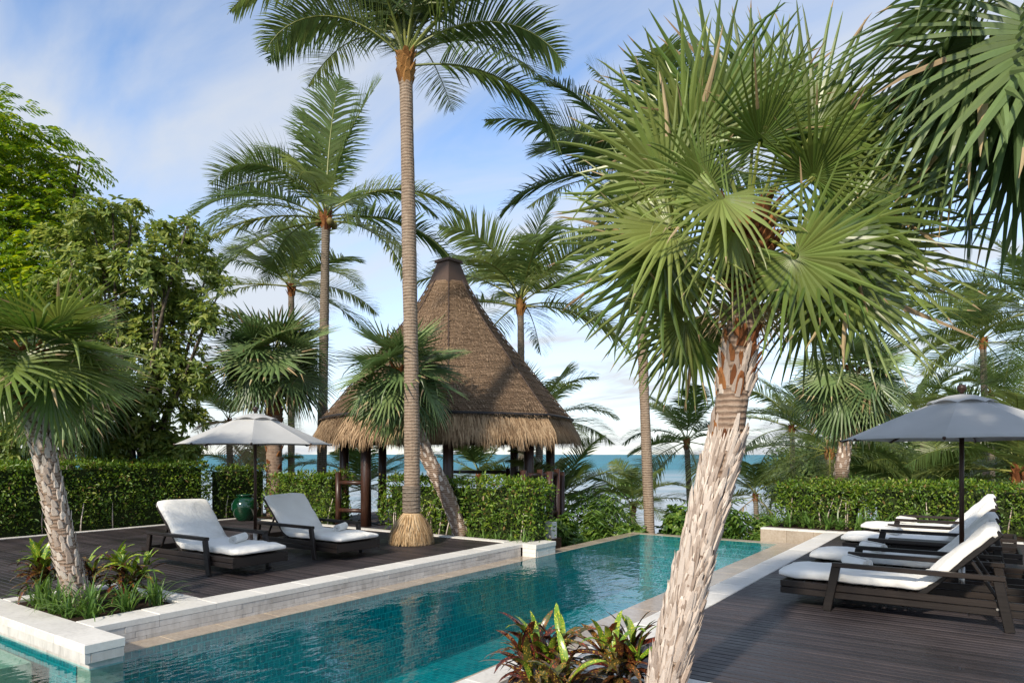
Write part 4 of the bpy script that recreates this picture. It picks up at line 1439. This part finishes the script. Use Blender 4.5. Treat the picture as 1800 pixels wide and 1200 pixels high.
coc('coconut palm seen under the eave between the gazebo posts', 842, 838, 25, 842, r0=.12, r1=.10, n=14, scale=.72, seed=18, lo=-25)
coc('coconut palm with low fronds seen left of the front gazebo post', 640, 858, 24, 640, r0=.12, r1=.10, n=14, scale=.72, seed=19, lo=-15)
coc('dried coconut palm with straw-coloured fronds behind the left umbrella', 402, 742, 25, 412, r0=.14, r1=.11, n=13, scale=.62, seed=20, lo=-55, dry=6)
coc('small coconut palm by the shore, left of the left umbrella pole', 440, 842, 27, 440, r0=.11, r1=.09, n=12, scale=.6, seed=21, lo=-20)

# ---- the big fan palm in front
Zh = 4.55
hp = [Wc((1158 - 900) / 1200 * Zh, Zh, -.05)] + [P(px, py, z) for px, py, z in ((1186, 1130, 4.55), (1208, 1040, 4.56), (1243, 900, 4.58), (1272, 790, 4.6), (1284, 720, 4.6), (1296, 640, 4.6), (1308, 550, 4.6), (1312, 452, 4.6))]


def hero_r(s):
    pts = [(0, .110), (.30, .108), (.50, .104), (.54, .110), (.64, .106), (.80, .100), (.90, .094), (1, .088)]
    for (a, ra), (b, rb) in zip(pts[:-1], pts[1:]):
        if s <= b: return ra + (rb - ra) * (s - a) / (b - a)
    return pts[-1][1]


def blade_mesh(mb, h, t, n, BL, g0, cup, rnd, span=None, NS=33):
    """a fan blade in place: h hastula, t axis, n face normal"""
    b = n.cross(t).normalized()
    span = span or R(rnd.uniform(120, 145)); dth = 2 * span / NS
    for i in range(NS):
        th = -span + (i + .5) * dth; a = abs(th) / span
        L = BL * (1 - .20 * a ** 2.2) * rnd.uniform(.93, 1.04)
        split = BL * (.38 - .12 * a) * rnd.uniform(.9, 1.1)
        d = (t * math.cos(th) + b * math.sin(th) + n * cup * (.3 + a * .8)).normalized()
        sdir = (b * math.cos(th) - t * math.sin(th)).normalized()
        fold = .6 if i % 2 else .45
        jit = Vector((rnd.gauss(0, .045), rnd.gauss(0, .045), rnd.gauss(0, .045)))
        g = g0 * rnd.uniform(.5, 1.6)
        if rnd.random() < .06: g += .9
        ws = split * math.tan(dth / 2) * 1.03
        x = h.copy(); dd = d.copy(); prev = 0; rows = []
        rs = (.025, split * .55, split, split + (L - split) * .3, split + (L - split) * .62, split + (L - split) * .88, L)
        for k, r_ in enumerate(rs):
            if k > 2: dd = (dd + jit + Vector((0, 0, -g * (.22, .4, .6, .9)[k - 3]))).normalized()
            x = x + dd * (r_ - prev); prev = r_
            w = r_ * math.tan(dth / 2) * 1.03 if k <= 2 else ws * (.68, .49, .26, .03)[k - 3]
            nn = sdir.cross(dd).normalized()
            if nn.dot(n) < 0: nn = -nn
            rows.append((x - sdir * w, x + nn * w * fold * (1 if k else 0), x + sdir * w))
        vs = [v for r_ in rows for v in r_]
        fs = []
        for k in range(len(rs) - 1):
            fs += [(3 * k, 3 * k + 1, 3 * k + 4, 3 * k + 3), (3 * k + 1, 3 * k + 2, 3 * k + 5, 3 * k + 4)]
        mb.add(vs, fs, 0)
        dt = rnd.random()
        if dt < .34:
            for q in range(2 if dt > .07 else (4 if dt > .015 else 8)): mb.m[-1 - q] = 2


rnd = random.Random(77)
hero = fanpalm('big leaning fan palm in front, pale shaggy trunk and wide crown over the right deck', hp, hero_r, scale=1.0, seed=31, leaves=[], dry=0, crownboots=False,
               splinters=(.0, .51, 900, .026, .13), boots=((.0, .50, 250, 'boot', .046, .20, .02), (.655, .76, 40, 'boot', .05, .13, .10), (.66, .82, 34, 'boot_red', .05, .12, .10), (.50, .54, 14, 'boot_red', .04, .08, .04)))
CAMR, CAMF = Vector((CS, SN, 0)), Vector((-SN, CS, 0))
HC = P(1312, 440, 4.6) - hp[0]
tkh = [c for c in hero.children if c.name.startswith('trunk')][0]
place_boots(tkh, [HC - Vector((0, 0, .36)), HC + Vector((0, 0, .12))], lambda q: .10, 0, 1, 84, 'boot_red', .085, .23, rnd, .34, 'leaf_sheath', .02)
# hastula pixel, depth offset, axis angle in view, blade length, lean to the viewer, droop
HERO_LEAVES = [(1335, 250, -.25, 90, .66, 38, .01), (1258, 214, .0, 107, .86, 4, .01), (1325, 215, .25, 89, .98, -12, .01), (1430, 232, .05, 62, .92, 4, .01), (1385, 205, .3, 74, .95, -16, .01),
               (1212, 262, .1, 140, .84, 0, .03), (1173, 322, .0, 170, .84, 16, .05), (1267, 347, -.45, 238, .66, 30, .42), (1429, 311, -.3, 78, .58, 46, .04),
               (1397, 450, -.35, -62, .72, 16, .06), (1500, 505, -.1, -36, .84, 4, .10), (1471, 391, .0, -8, .82, 56, .15), (1480, 330, .1, 20, .84, 14, .05), (1462, 285, .2, 38, .86, 0, .03),
               (1290, 402, -.4, 226, .66, 26, .30), (1180, 402, -.1, 188, .82, 12, .12), (1165, 440, .05, 199, .84, -6, .15), (1190, 478, .15, 214, .82, 0, .18), (1205, 560, .3, 240, .66, 8, .22),
               (1222, 590, .35, 264, .58, 0, .25), (1425, 520, .35, -70, .70, 0, .22), (1465, 470, .3, -48, .84, -12, .18), (1520, 430, .1, -15, .82, 22, .15), 
               (1240, 330, -.3, 152, .66, 42, .12), (1440, 418, -.2, -26, .78, 36, .18),
               (1262, 262, .35, 128, .90, -20, .01), (1395, 270, .38, 48, .88, -22, .02), (1375, 470, .42, -85, .62, -10, .25)]
for q, (hx, hy, dz, ang, bl, lean, g) in enumerate(HERO_LEAVES):
    mb = MB()
    h = P(hx, hy, 4.6 + dz * .8) - hp[0]
    img = CAMR * math.cos(R(ang)) + Vector((0, 0, 1)) * math.sin(R(ang))
    tl = R(lean + rnd.uniform(-8, 8)); tv = -CAMF
    t_ = (img * math.cos(tl) + tv * math.sin(tl)).normalized()
    n_ = (tv * math.cos(tl) - img * math.sin(tl)).normalized()
    n_ = (Quaternion(t_, R(rnd.uniform(-28, 28))) @ n_).normalized()
    start = HC + Vector((rnd.uniform(-.05, .05), rnd.uniform(-.05, .05), rnd.uniform(-.06, .1)))
    mid = start.lerp(h, .5) + Vector((0, 0, .08 if hy > 300 else .0)) - t_ * .03
    mb.tube(smooth_path([start, mid, h], 7), [.017, .016, .014, .013, .012, .011, .010, .009], 6, 1)
    blade_mesh(mb, h, t_, n_, bl, g, rnd.uniform(-.02, .22), rnd)
    mb.build('fan_leaf', [M['fan'], M['rachis'], M['coco_old']], hero)
for q in range(3):                              # spent brown fans under the crown
    mb = MB(); a = R((200, 250, 320)[q])
    d_ = (CAMR * math.cos(a) * .5 - CAMF * math.sin(a) * .2 + Vector((0, 0, -1))).normalized()
    h = HC + Vector((0, 0, -.15)) + d_ * .22
    mb.tube([HC + Vector((0, 0, -.1)), h], [.014, .010], 6, 1)
    blade_mesh(mb, h, d_, (d_.cross(CAMR)).normalized(), .34, .2, .5, rnd, R(70), 18)
    mb.build('dead_leaf', [M['coco_old'], M['coco_old'], M['coco_old']], hero)

# ---- palm overhead at the top right corner, its trunk beyond the frame
tr = [Wc(4.2, 4.5, 0), Wc(4.05, 4.45, 1.8), Wc(3.80, 4.35, 3.2), P(1890, 60, 4.3)]
TL = [(180, 30, 1.2, .3), (195, 5, 1.2, .5), (170, -5, 1.2, .5), (205, -30, 1.2, .6), (185, -50, 1.25, .6), (160, -35, 1.2, .7), (225, -15, 1.2, .5),
      (150, 15, 1.2, .4), (215, 35, 1.15, .2), (140, -20, 1.2, .5), (100, 20, 1.1, .3), (30, 20, 1.1, .2), (300, 10, 1.1, .4), (182, -18, 1.25, .3), (200, -62, 1.2, .5)]
fanpalm('dark fan palm hanging into the top right corner of the picture', tr, lambda s: .15 - .03 * s, scale=.97, seed=33, leaves=TL, dark=True, dry=0, boots=((.0, .8, 90, 'boot', .09, .2, .06),))

# ---- fan palm in the left planter
lp = [Vector((-8.18, 3.46, -.05)), P(122, 1000, 7.45), P(100, 900, 7.45), P(80, 810, 7.45), P(62, 730, 7.45), P(54, 645, 7.45)]
fanpalm('fan palm with pale knobbly trunk leaning left in the left planter', lp, lambda s: .118 - .022 * s, n=30, scale=.86, seed=35, dry=0, lo=-30, hang=.62,
        boots=((.0, .80, 230, 'boot', .058, .095, .10), (.80, 1.0, 34, 'boot_red', .06, .22, .18)))
# ---- leaning fan palm before the gazebo
mp = [G(812, 942, -.02), P(785, 870, 13.7), P(750, 800, 13.6), P(722, 730, 13.5), P(705, 668, 13.5)]
fanpalm('fan palm whose trunk leans behind the tall palm, crown against the thatched roof', mp, lambda s: .155 - .02 * s, n=40, scale=1.02, seed=36, dark=True, dry=2, lo=-62, hang=.7,
        boots=((.0, .72, 120, 'boot', .06, .10, .06),))
# ---- others
fp = P(480, 840, 18.5); fp.z = terrain(fp.x, fp.y) - .1
fanpalm('fan palm with dark trunk behind the left hedge, between umbrella and coconut trunks', [fp, P(482, 760, 18.5), P(478, 640, 18.5)], lambda s: .21, n=44, scale=1.36, seed=37, dark=True, dry=1, lo=-38, hang=.3,
        boots=((.2, 1, 110, 'boot_red', .12, .16, .12),))
fp = P(118, 840, 15.5); fp.z = terrain(fp.x, fp.y) - .1
fanpalm('smaller fan palm behind the left hedge, right of the planter palm', [fp, P(118, 790, 15.5), P(122, 690, 15.5)], lambda s: .16, n=36, scale=1.25, seed=38, dark=True, dry=1, lo=-50, hang=.7,
        boots=((.1, 1, 90, 'boot', .09, .14, .08),))
fp = G(1474, 905, .0)
fanpalm('fan palm with drooping skirt and tilted trunk in front of the right hedge', [Vector((fp.x, fp.y, 0)), P(1478, 840, 15.9), P(1488, 760, 15.9), P(1497, 672, 15.9)], lambda s: .165 - .03 * s, n=40, scale=1.15, seed=39, dark=True, dry=3, lo=-66, hang=.9,
        boots=((.0, .95, 150, 'boot', .06, .09, .08),))


# ================================================================== BROADLEAF TREES, SHRUBS, HEDGES
def broad_tree(name, label, cat, base, blobs, nros, per, ll, lw, mat, seed, style='rosette', trunk_r=.16, group=None, limbs=True, crown_name='crown', r_bias=.45, bark='bark'):
    rg = np.random.default_rng(seed); rnd = random.Random(seed)
    base = Vector(base)
    t = thing(name, label, cat, base, 0, group)
    if limbs:
        cm_ = sum((Vector(b[0]) for b in blobs), Vector()) / len(blobs)
        zlo = min(b[0][2] - b[1] for b in blobs)
        fork = Vector((base.x * .6 + cm_.x * .4, base.y * .6 + cm_.y * .4, max(base.z + .4, zlo * .6 + base.z * .4)))
        mb = MB()
        mb.tube([p_ for p_ in smooth_path([Vector((0, 0, 0)), (fork - base) * .5 + Vector((.08, .05, 0)), fork - base], 8)], [trunk_r * (1.25 - .4 * i / 8) for i in range(9)], 10, 0, True, .06, rnd)
        mb.build('trunk', M[bark], t, smooth=True)
        for (c, r, *_) in blobs:
            c = Vector(c)
            mid = fork.lerp(c, .5) + Vector((rnd.uniform(-.3, .3), rnd.uniform(-.3, .3), rnd.uniform(-.1, .4)))
            mb = MB(); pth = smooth_path([fork - base, mid - base, c - base], 8)
            mb.tube(pth, [trunk_r * (.62 - .5 * i / 8) for i in range(9)], 7, 0, True, .06, rnd)
            for _ in range(7):
                dv = Vector((rnd.gauss(0, 1), rnd.gauss(0, 1), rnd.gauss(.2, .8))).normalized()
                s0 = pth[rnd.randrange(4, 9)]
                mb.tube([s0, s0 + dv * r * .4 + Vector((0, 0, .03)), s0 + dv * r * .85], [trunk_r * .13, trunk_r * .09, trunk_r * .04], 5, 0, False)
            mb.build('limb', M[bark], t, smooth=True)
    vol = np.array([b[1] ** 2.2 for b in blobs]); vol = vol / vol.sum()
    cen, dr, nr = [], [], []
    for bi, b in enumerate(blobs):
        m_ = int(nros * vol[bi]) + 1
        u = unit(rg.normal(size=(m_, 3)))
        sq = np.array(b[2]) if len(b) > 2 else np.array([1, 1, .85])
        lump = 1 + .22 * np.sin(u[:, 0] * 5 + seed) * np.sin(u[:, 1] * 6 + 2 * seed) + .15 * np.sin(u[:, 2] * 9)
        rr = b[1] * (rg.random(m_) ** r_bias)[:, None] * lump[:, None]
        pos = np.array(b[0]) + u * rr * sq
        for k in range(per):
            if style == 'rosette':
                a = 2 * np.pi * (k / per) + rg.random(m_) * .7
                ax = unit(u + np.array([0, 0, .9])); e1 = unit(np.cross(ax, np.array([.3, .9, .1]))); e2 = np.cross(ax, e1)
                d = e1 * np.cos(a)[:, None] + e2 * np.sin(a)[:, None] + ax * (rg.random((m_, 1)) * .9 - .25)
                cen.append(pos + rg.normal(size=(m_, 3)) * .02); dr.append(d); nr.append(unit(ax + rg.normal(size=(m_, 3)) * .3))
            elif style == 'spray':
                out = unit(u * np.array([1, 1, .35]) + np.array([0, 0, -.10])); sd = unit(np.cross(out, np.array([0, 0, 1.0])))
                s = (k // 2 + .5) / (per / 2)
                side = 1 if k % 2 else -1
                cpt = pos + out * (s * ll * 3.2) + np.array([0, 0, -1.0]) * (s * s * ll * 1.3)
                d = out * .55 + sd * side + np.array([0, 0, -.45])
                cen.append(cpt + rg.normal(size=(m_, 3)) * .012); dr.append(d); nr.append(unit(np.array([0, 0, 1.0]) + rg.normal(size=(m_, 3)) * .25))
            else:
                cen.append(pos + rg.normal(size=(m_, 3)) * ll * 1.4); dr.append(rg.normal(size=(m_, 3)) + u * .8); nr.append(unit(u + rg.normal(size=(m_, 3)) * .6 + np.array([0, 0, .6])))
    cen, dr, nr = map(np.concatenate, (cen, dr, nr))
    n = len(cen)
    me = leaf_mass('crown', cen - np.array(base), dr, nr, ll * (.75 + .5 * rg.random(n)), lw * (.8 + .4 * rg.random(n)), mat, .2, .12)
    stuff(put(crown_name, me, t))
    return t


def blobs_px(lst, Z, dz=.8, seed=0):
    rnd = random.Random(seed)
    out = []
    for (px, py, r) in lst:
        z_ = Z + rnd.uniform(-dz, dz)
        p = P(px, py, z_)
        out.append((tuple(p), r / 1200 * z_))
    return out


A = blobs_px([(-10, 215, 62), (38, 255, 66), (95, 292, 55), (-70, 280, 110), (20, 330, 92), (60, 400, 100), (-50, 430, 120), (110, 360, 50), (80, 490, 90), (10, 540, 110), (-90, 560, 130), (50, 620, 90), (140, 290, 24), (-30, 690, 100)], 20.5, 1.0, 1)
fp = P(-20, 850, 20.5)
broad_tree('feathery_tree', 'dense feathery green tree with drooping sprays at the left edge', 'tree', gz_(fp), A, 3700, 14, .17, .062, M['tree_a'], 3, 'spray', .24)
B = blobs_px([(215, 405, 52), (325, 430, 46), (265, 470, 70), (180, 470, 62), (365, 470, 34), (310, 530, 70), (215, 560, 82), (365, 555, 46), (280, 620, 80), (170, 640, 76), (340, 660, 50), (240, 700, 76), (330, 730, 36), (150, 720, 60), (390, 500, 24), (120, 520, 64), (130, 590, 60), (150, 430, 46), (235, 365, 22), (330, 392, 20), (160, 385, 44), (198, 372, 30), (115, 430, 50), (290, 410, 30)], 17.8, .9, 2)
fp = P(235, 850, 17.8)
broad_tree('broadleaf_tree', 'airy broadleaf tree with leaf rosettes behind the left hedge', 'tree', gz_(fp), B, 2700, 10, .18, .066, M['tree_b'], 5, 'rosette', .13, r_bias=.55)
for i, (bl, Z, lb) in enumerate((([(30, 770, 50), (-40, 740, 60), (10, 820, 50)], 17.6, 'dark understory shrub behind the left hedge at the picture edge'),
                                 ([(170, 775, 44), (215, 765, 46), (190, 820, 44)], 17.2, 'dark understory shrub behind the left hedge under the broadleaf tree'),
                                 ([(285, 780, 40), (325, 790, 28), (290, 825, 40)], 17.6, 'dark understory shrub behind the left hedge, left of the umbrella'))):
    bb = blobs_px(bl, Z, .3, 20 + i)
    broad_tree('understory_shrub', lb, 'shrub', gz_(P(bl[0][0], 850, Z)), bb, 420, 9, .17, .07, M['tree_b'], 40 + i, 'rosette', .05, 'shrubs behind the left hedge')

# shrubs below the pool end
SH = [('bamboo-like leafy shrub below the pool end, right of the gazebo pier', [(1040, 900, 26), (1058, 872, 20), (1020, 925, 24), (1076, 918, 18)], 17.2, .24, .035, 'spray'),
      ('dark glossy shrub between the gazebo pier and the pool rim', [(992, 925, 24), (1005, 955, 20), (985, 950, 22)], 15.0, .13, .055, 'rosette'),
      ('low leafy shrub along the pool rim, left of the bare coconut trunk', [(1060, 945, 20), (1095, 935, 16), (1030, 950, 18), (1120, 935, 14)], 16.6, .12, .05, 'rosette'),
      ('broad-leaved shrub right of the bare coconut trunk at the pool end', [(1190, 912, 22), (1205, 935, 20), (1175, 938, 16), (1222, 905, 16)], 17.0, .17, .085, 'rosette'),
      ('bright leafy shrub behind the big fan palm trunk at the pool end', [(1262, 905, 28), (1290, 925, 26), (1250, 935, 20), (1320, 940, 18)], 17.2, .20, .05, 'spray'),
      ('low dark shrub at the right end of the infinity edge', [(1345, 925, 18), (1330, 950, 14), (1360, 945, 14)], 16.8, .13, .05, 'rosette')]
for i, (lb, bl, Z, ll, lw, st) in enumerate(SH):
    bb = blobs_px(bl, Z, .25, 60 + i)
    broad_tree('garden_shrub', lb, 'shrub', gz_(P(bl[0][0], 900, Z)), bb, 210, 10, ll, lw, M['shrub'], 70 + i, st, .03, 'shrubs below the pool end')

# trees on the headland to the right
HT = [('distant dark green tree on the headland, leftmost of the right-hand group', [(1395, 830, 40), (1372, 842, 28), (1420, 820, 40), (1400, 860, 40)], 40),
      ('wide distant tree behind the orange-sheathed palm on the right', [(1450, 815, 50), (1490, 830, 55), (1430, 845, 45), (1520, 815, 45)], 38),
      ('distant tree behind the right hedge, left of the umbrella pole', [(1570, 815, 55), (1600, 830, 60), (1545, 845, 45)], 36),
      ('distant dark tree behind the right umbrella pole', [(1680, 800, 60), (1720, 820, 60), (1650, 835, 50)], 37),
      ('distant dark tree at the right edge behind the hedge', [(1790, 790, 70), (1830, 810, 70), (1760, 835, 50)], 36)]
for i, (lb, bl, Z) in enumerate(HT):
    bb = blobs_px(bl, Z, .8, 80 + i)
    fp = P(bl[0][0], 850, Z)
    broad_tree('headland_tree', lb, 'tree', gz_(fp), bb, 900, 8, .28, .12, M['far'], 90 + i, 'random', .14, 'trees on the headland')


def hedge(label, x0, x1, y0, y1, z0, z1, seed, dens=780, ll=.075, lw=.032, stems=6, face='-y', bare=.25, mat='hedge'):
    rg = np.random.default_rng(seed); rnd = random.Random(seed)
    c = Vector(((x0 + x1) / 2, (y0 + y1) / 2, z0))
    t = thing('clipped_hedge', label, 'hedge', c, 0, 'clipped hedges')
    mb = MB(); e = .13
    nseg = 14
    mb.box(Vector((x0 + e * 1.6, y0 + e * 1.6, z0 - .05)) - c, Vector((x1 - e, y1 - e, z1 - e)) - c)
    mb.build('twig_core', M['twig'], t)
    faces = [('-y', (x1 - x0) * (z1 - z0)), ('+y', (x1 - x0) * (z1 - z0)), ('-x', (y1 - y0) * (z1 - z0)), ('+x', (y1 - y0) * (z1 - z0)), ('top', (x1 - x0) * (y1 - y0))]
    cen, nor = [], []
    for f, ar in faces:
        n = int(ar * dens * (1.0 if f in (face, 'top', '+x') else .55))
        a, b = rg.random(n), rg.random(n)
        if f == 'top':
            p = np.stack([x0 + (x1 - x0) * a, y0 + (y1 - y0) * b, np.full(n, z1)], 1); nn = np.array([0, 0, 1.0])
        elif f[1] == 'y':
            b = 1 - b ** 1.15
            p = np.stack([x0 + (x1 - x0) * a, np.full(n, y0 if f[0] == '-' else y1), z0 + (z1 - z0) * b], 1); nn = np.array([0, -1.0 if f[0] == '-' else 1.0, 0])
        else:
            b = 1 - b ** 1.15
            p = np.stack([np.full(n, x0 if f[0] == '-' else x1), y0 + (y1 - y0) * a, z0 + (z1 - z0) * b], 1); nn = np.array([-1.0 if f[0] == '-' else 1.0, 0, 0])
        lump = .07 * (np.sin(p[:, 0] * 4.1 + seed) * np.sin(p[:, 2] * 5.3 + 1) + np.sin(p[:, 1] * 3.7 + 2 * seed) * np.sin(p[:, 2] * 4.4)) + .03 * np.sin(p[:, 0] * 11) * np.sin(p[:, 1] * 13 + p[:, 2] * 9)
        p = p + nn * (lump + rg.normal(size=n) * .035 - .03 + (rg.random(n) < .035) * rg.random(n) * .13)[:, None]
        p[:, 2] += .035 * np.sin(p[:, 0] * 2.3 + seed) * np.sin(p[:, 1] * 2.1) * (p[:, 2] > z1 - .1)
        cen.append(p); nor.append(np.tile(nn, (n, 1)))
    cen = np.concatenate(cen); nor = np.concatenate(nor); n = len(cen)
    hh = (cen[:, 2] - z0)
    keep = (hh > bare) | (rg.random(n) < .25 + .75 * np.clip(hh / max(bare, .01), 0, 1) ** 2)
    hol = np.sin(cen[:, 0] * 3.3 + 2 * seed) * np.sin(cen[:, 2] * 6.1 + seed) + np.sin(cen[:, 1] * 3.9 + seed) * np.sin(cen[:, 2] * 5.2 + .7 * seed) + .6 * np.sin(cen[:, 0] * 9.7 + cen[:, 1] * 8.3)
    keep &= (hol < .75) | (rg.random(n) < .45)
    cen, nor = cen[keep], nor[keep]; n = len(cen)
    d = rg.normal(size=(n, 3)) * .75 + nor * .55 + np.array([0, 0, .35])
    nr = unit(nor * .8 + np.array([0, 0, .6]) + rg.normal(size=(n, 3)) * .45)
    me = leaf_mass('foliage', cen - np.array(c), d, nr, ll * (.5 + .95 * rg.random(n)), lw * (.6 + .8 * rg.random(n)), M[mat], .25, .08)
    stuff(put('foliage', me, t))
    for i in range(stems):
        if face == '-y': p = Vector((rnd.uniform(x0 + .1, x1 - .1), y0 + rnd.uniform(.0, .12), z0 - .02))
        else: p = Vector((x1 - rnd.uniform(.0, .12), rnd.uniform(y0 + .1, y1 - .1), z0 - .02))
        dv = Vector((rnd.uniform(-.25, .25), rnd.uniform(-.1, .1), 1))
        mb = MB(); mb.tube([p - c, p - c + dv * .3, p - c + dv * .65 + Vector((rnd.uniform(-.1, .1), .05, 0))], [.016, .012, .006], 6)
        mb.build('stem', M['boot'], t, smooth=True)
    return t


hedge('long dark green clipped hedge along the back of the left deck', -16.75, -15.80, 3.2, 9.55, -.03, 1.44, 1, face='+x', stems=10)
hedge('looser short hedge beside the green jar at the back corner of the left deck', -16.55, -15.80, 9.75, 11.3, -.03, 1.32, 2, dens=420, face='+x', stems=4, bare=.4)
hedge('low clipped hedge between the green jar and the gazebo entrance', -14.95, -12.62, 10.60, 11.30, -.03, 1.15, 3, stems=4)
hedge('clipped hedge in front of the gazebo, behind the tall palm', -11.05, -6.95, 10.66, 11.38, -.03, 1.06, 4, stems=14, bare=.3)
hedge('bright clipped hedge end at the right of the pool, left of the tilted trunk', -4.02, -2.30, 16.35, 17.35, .02, .96, 5, stems=6, bare=.42)
hedge('long clipped hedge behind the right deck loungers', -2.20, 6.8, 16.55, 17.45, .02, .98, 6, stems=16, bare=.35)


# ---- strap-leaved plants and lilies
def strap_clump(label, loc, n, L, w, seed, group, spread=.9, cat='plant', name='strap_plant'):
    rnd = random.Random(seed)
    t = thing(name, label, cat, loc, 0, group)
    vs, fs = [], []
    for i in range(n):
        a = rnd.uniform(0, 6.283); e = R(rnd.uniform(35, 86)); l = L * rnd.uniform(.6, 1.15)
        d = Vector((math.cos(a) * math.cos(e), math.sin(a) * math.cos(e), math.sin(e)))
        sd = Vector((-math.sin(a), math.cos(a), 0))
        x = Vector((rnd.uniform(-.07, .07), rnd.uniform(-.07, .07), 0)) * spread
        o = len(vs); K = 6
        g = rnd.uniform(.22, .55)
        for k in range(K + 1):
            ww = w * (.7, 1, 1, .95, .8, .5, .05)[k] / 2
            vs.append(tuple(x - sd * ww)); vs.append(tuple(x + Vector((0, 0, -ww * .5)))); vs.append(tuple(x + sd * ww))
            x = x + d * (l / K); d = (d + Vector((0, 0, -g * (.3 + .25 * k)))).normalized()
        for k in range(K):
            b = o + 3 * k
            fs += [(b, b + 1, b + 4, b + 3), (b + 1, b + 2, b + 5, b + 4)]
    o = put('blades', np_mesh('blades', np.array(vs), np.array(fs), M['strap'], True), t)
    stuff(o)
    return t


ORD = ('first', 'second', 'third', 'fourth', 'fifth', 'sixth', 'seventh', 'eighth', 'ninth', 'tenth', 'eleventh', 'twelfth')
rnd = random.Random(50)
sp = [(-7.52, 3.26), (-7.75, 3.16), (-8.05, 3.14), (-8.35, 3.16), (-7.52, 3.62), (-7.60, 3.95), (-7.85, 3.40), (-7.9, 3.75), (-8.6, 3.2)]
LLAB = ['strap-leaved lily at the inner front corner of the left planter', 'strap-leaved lily of the left planter, next left of the front corner clump',
        'strap-leaved lily in front of the trunk in the left planter', 'strap-leaved lily just left of the trunk foot in the left planter',
        'strap-leaved lily halfway along the pool side of the left planter', 'strap-leaved lily at the far pool-side corner of the left planter',
        'strap-leaved lily just right of the trunk foot in the left planter', 'strap-leaved lily in front of the bushy croton in the left planter',
        'leftmost strap-leaved lily of the left planter, under the lime-crested croton']
for i, (x, y) in enumerate(sp):
    strap_clump(LLAB[i], (x, y, -.03), 34, .42, .020, 100 + i, 'lilies in the left planter', name='strap_lily')
for i in range(12):
    x = -3.95 + i * .27 + rnd.uniform(-.06, .06)
    strap_clump('strap-leaved plant under the bright hedge end, %s from its pool side' % ORD[i], (x, 16.05 + rnd.uniform(-.08, .1), .02), 26, .50, .034, 130 + i, 'strap plants under the right hedge')
for i in range(9):
    strap_clump('strap-leaved plant under the long right hedge, %s from its left end' % ORD[i], (-.6 + i * .62 + rnd.uniform(-.1, .1), 16.15 + rnd.uniform(-.1, .1), .02), 22, .42, .03, 160 + i, 'strap plants under the long right hedge')
for i in range(5):
    strap_clump('grassy plant spilling over the edging before the gazebo hedge, %s from the left' % ORD[i], (-8.4 + i * .32, 10.60 + rnd.uniform(-.02, .04), -.03), 24, .30, .022, 180 + i, 'grassy plants before the gazebo hedge')


# ---- crotons
def croton_leaf(var, mat):
    rnd = random.Random(var * 7 + 1)
    L = .36; K = 7
    e = R(rnd.uniform(35, 60)); bend = R(rnd.uniform(50, 105)); tw_ = rnd.uniform(-.5, .5)
    vs, fs = [], []
    x = Vector((0, 0, 0))
    for k in range(K + 1):
        s = k / K
        a = e - bend * s ** 1.3
        d = Vector((math.cos(a), 0, math.sin(a)))
        w = .048 * (.14 + .86 * math.sin(math.pi * min(1, .10 + s * .88)) ** .7) / 2 * 1.1
        if k == K: w = .002
        nn = Vector((-d.z, 0, d.x))
        sd = Vector((0, math.cos(tw_ * s), math.sin(tw_ * s)))
        vs += [x - sd * w + nn * w * .35, x, x + sd * w + nn * w * .35]
        x = x + d * (L / K)
    for k in range(K):
        b = 3 * k
        fs += [(b, b + 1, b + 4, b + 3), (b + 1, b + 2, b + 5, b + 4)]
    mb = MB(); mb.add(vs, fs)
    return mb.mesh('croton_leaf', M[mat], True)


CL = [croton_leaf(i, 'croton') for i in range(8)]
CLIME = [croton_leaf(i, 'croton_lime') for i in range(6)]


def croton(label, loc, h, n, rad, seed, scale=1.0, heads=3, lime=.25):
    rnd = random.Random(seed)
    t = thing('croton_plant', label, 'plant', loc, 0, 'croton plants in the planters')
    hd = []
    for i in range(heads):
        a = 6.283 * i / heads + rnd.uniform(-.5, .5)
        r = rad * rnd.uniform(.35, .75) if heads > 1 else 0
        hd.append(Vector((math.cos(a) * r, math.sin(a) * r, h * rnd.uniform(.75, 1.1))))
        mb = MB(); mb.tube([Vector((math.cos(a) * .03, math.sin(a) * .03, 0)), hd[-1] * .5 + Vector((0, 0, .03)), hd[-1] + Vector((0, 0, .02))], [.012, .010, .007], 6); mb.build('stem', M['bark'], t, smooth=True)
    for i in range(n):
        c = hd[i % heads]
        f = (i // heads) / max(1, n / heads - 1)
        z = c * (1 - .62 * f) + Vector((0, 0, .02))
        a = i * 2.39996 + rnd.uniform(-.3, .3)
        tilt = R(28 - 62 * f + rnd.uniform(-12, 12))
        put('leaf', rnd.choice(CLIME if f < lime * (1.4 if i % heads == 0 else .8) else CL), t, z, (rnd.uniform(-.25, .25), -tilt, a), scale * rnd.uniform(.75, 1.12))
    return t


def cr(label, px, py, Z, h, n, rad, seed, scale=1.0, heads=3):
    p = P(px, py, Z)
    croton(label, (p.x, p.y, -.04), h, n, rad, seed, scale, heads)


croton('dark red and green croton nearest the pool in the right planter', (-2.58, 4.05, -.04), .30, 120, .26, 201, 1.0, 5, .10)
croton('croton with bright green top leaves beside the big fan palm trunk', (-2.10, 4.34, -.04), .28, 104, .2, 202, .95, 4, .15)
croton('low orange-spotted croton at the bottom edge of the picture', (-2.28, 3.70, -.04), .20, 84, .22, 203, .95, 4, .06)
croton('croton with one lime green crest at the left end of the left planter', (-8.83, 3.30, -.03), .40, 90, .12, 204, .98, 3, .32)
croton('bushy yellow-green croton right of the trunk in the left planter', (-8.02, 3.86, -.03), .38, 110, .28, 205, .95, 5, .34)
croton('small dark croton at the back corner of the left planter', (-8.75, 3.82, -.03), .26, 50, .14, 206, .8, 2, .1)
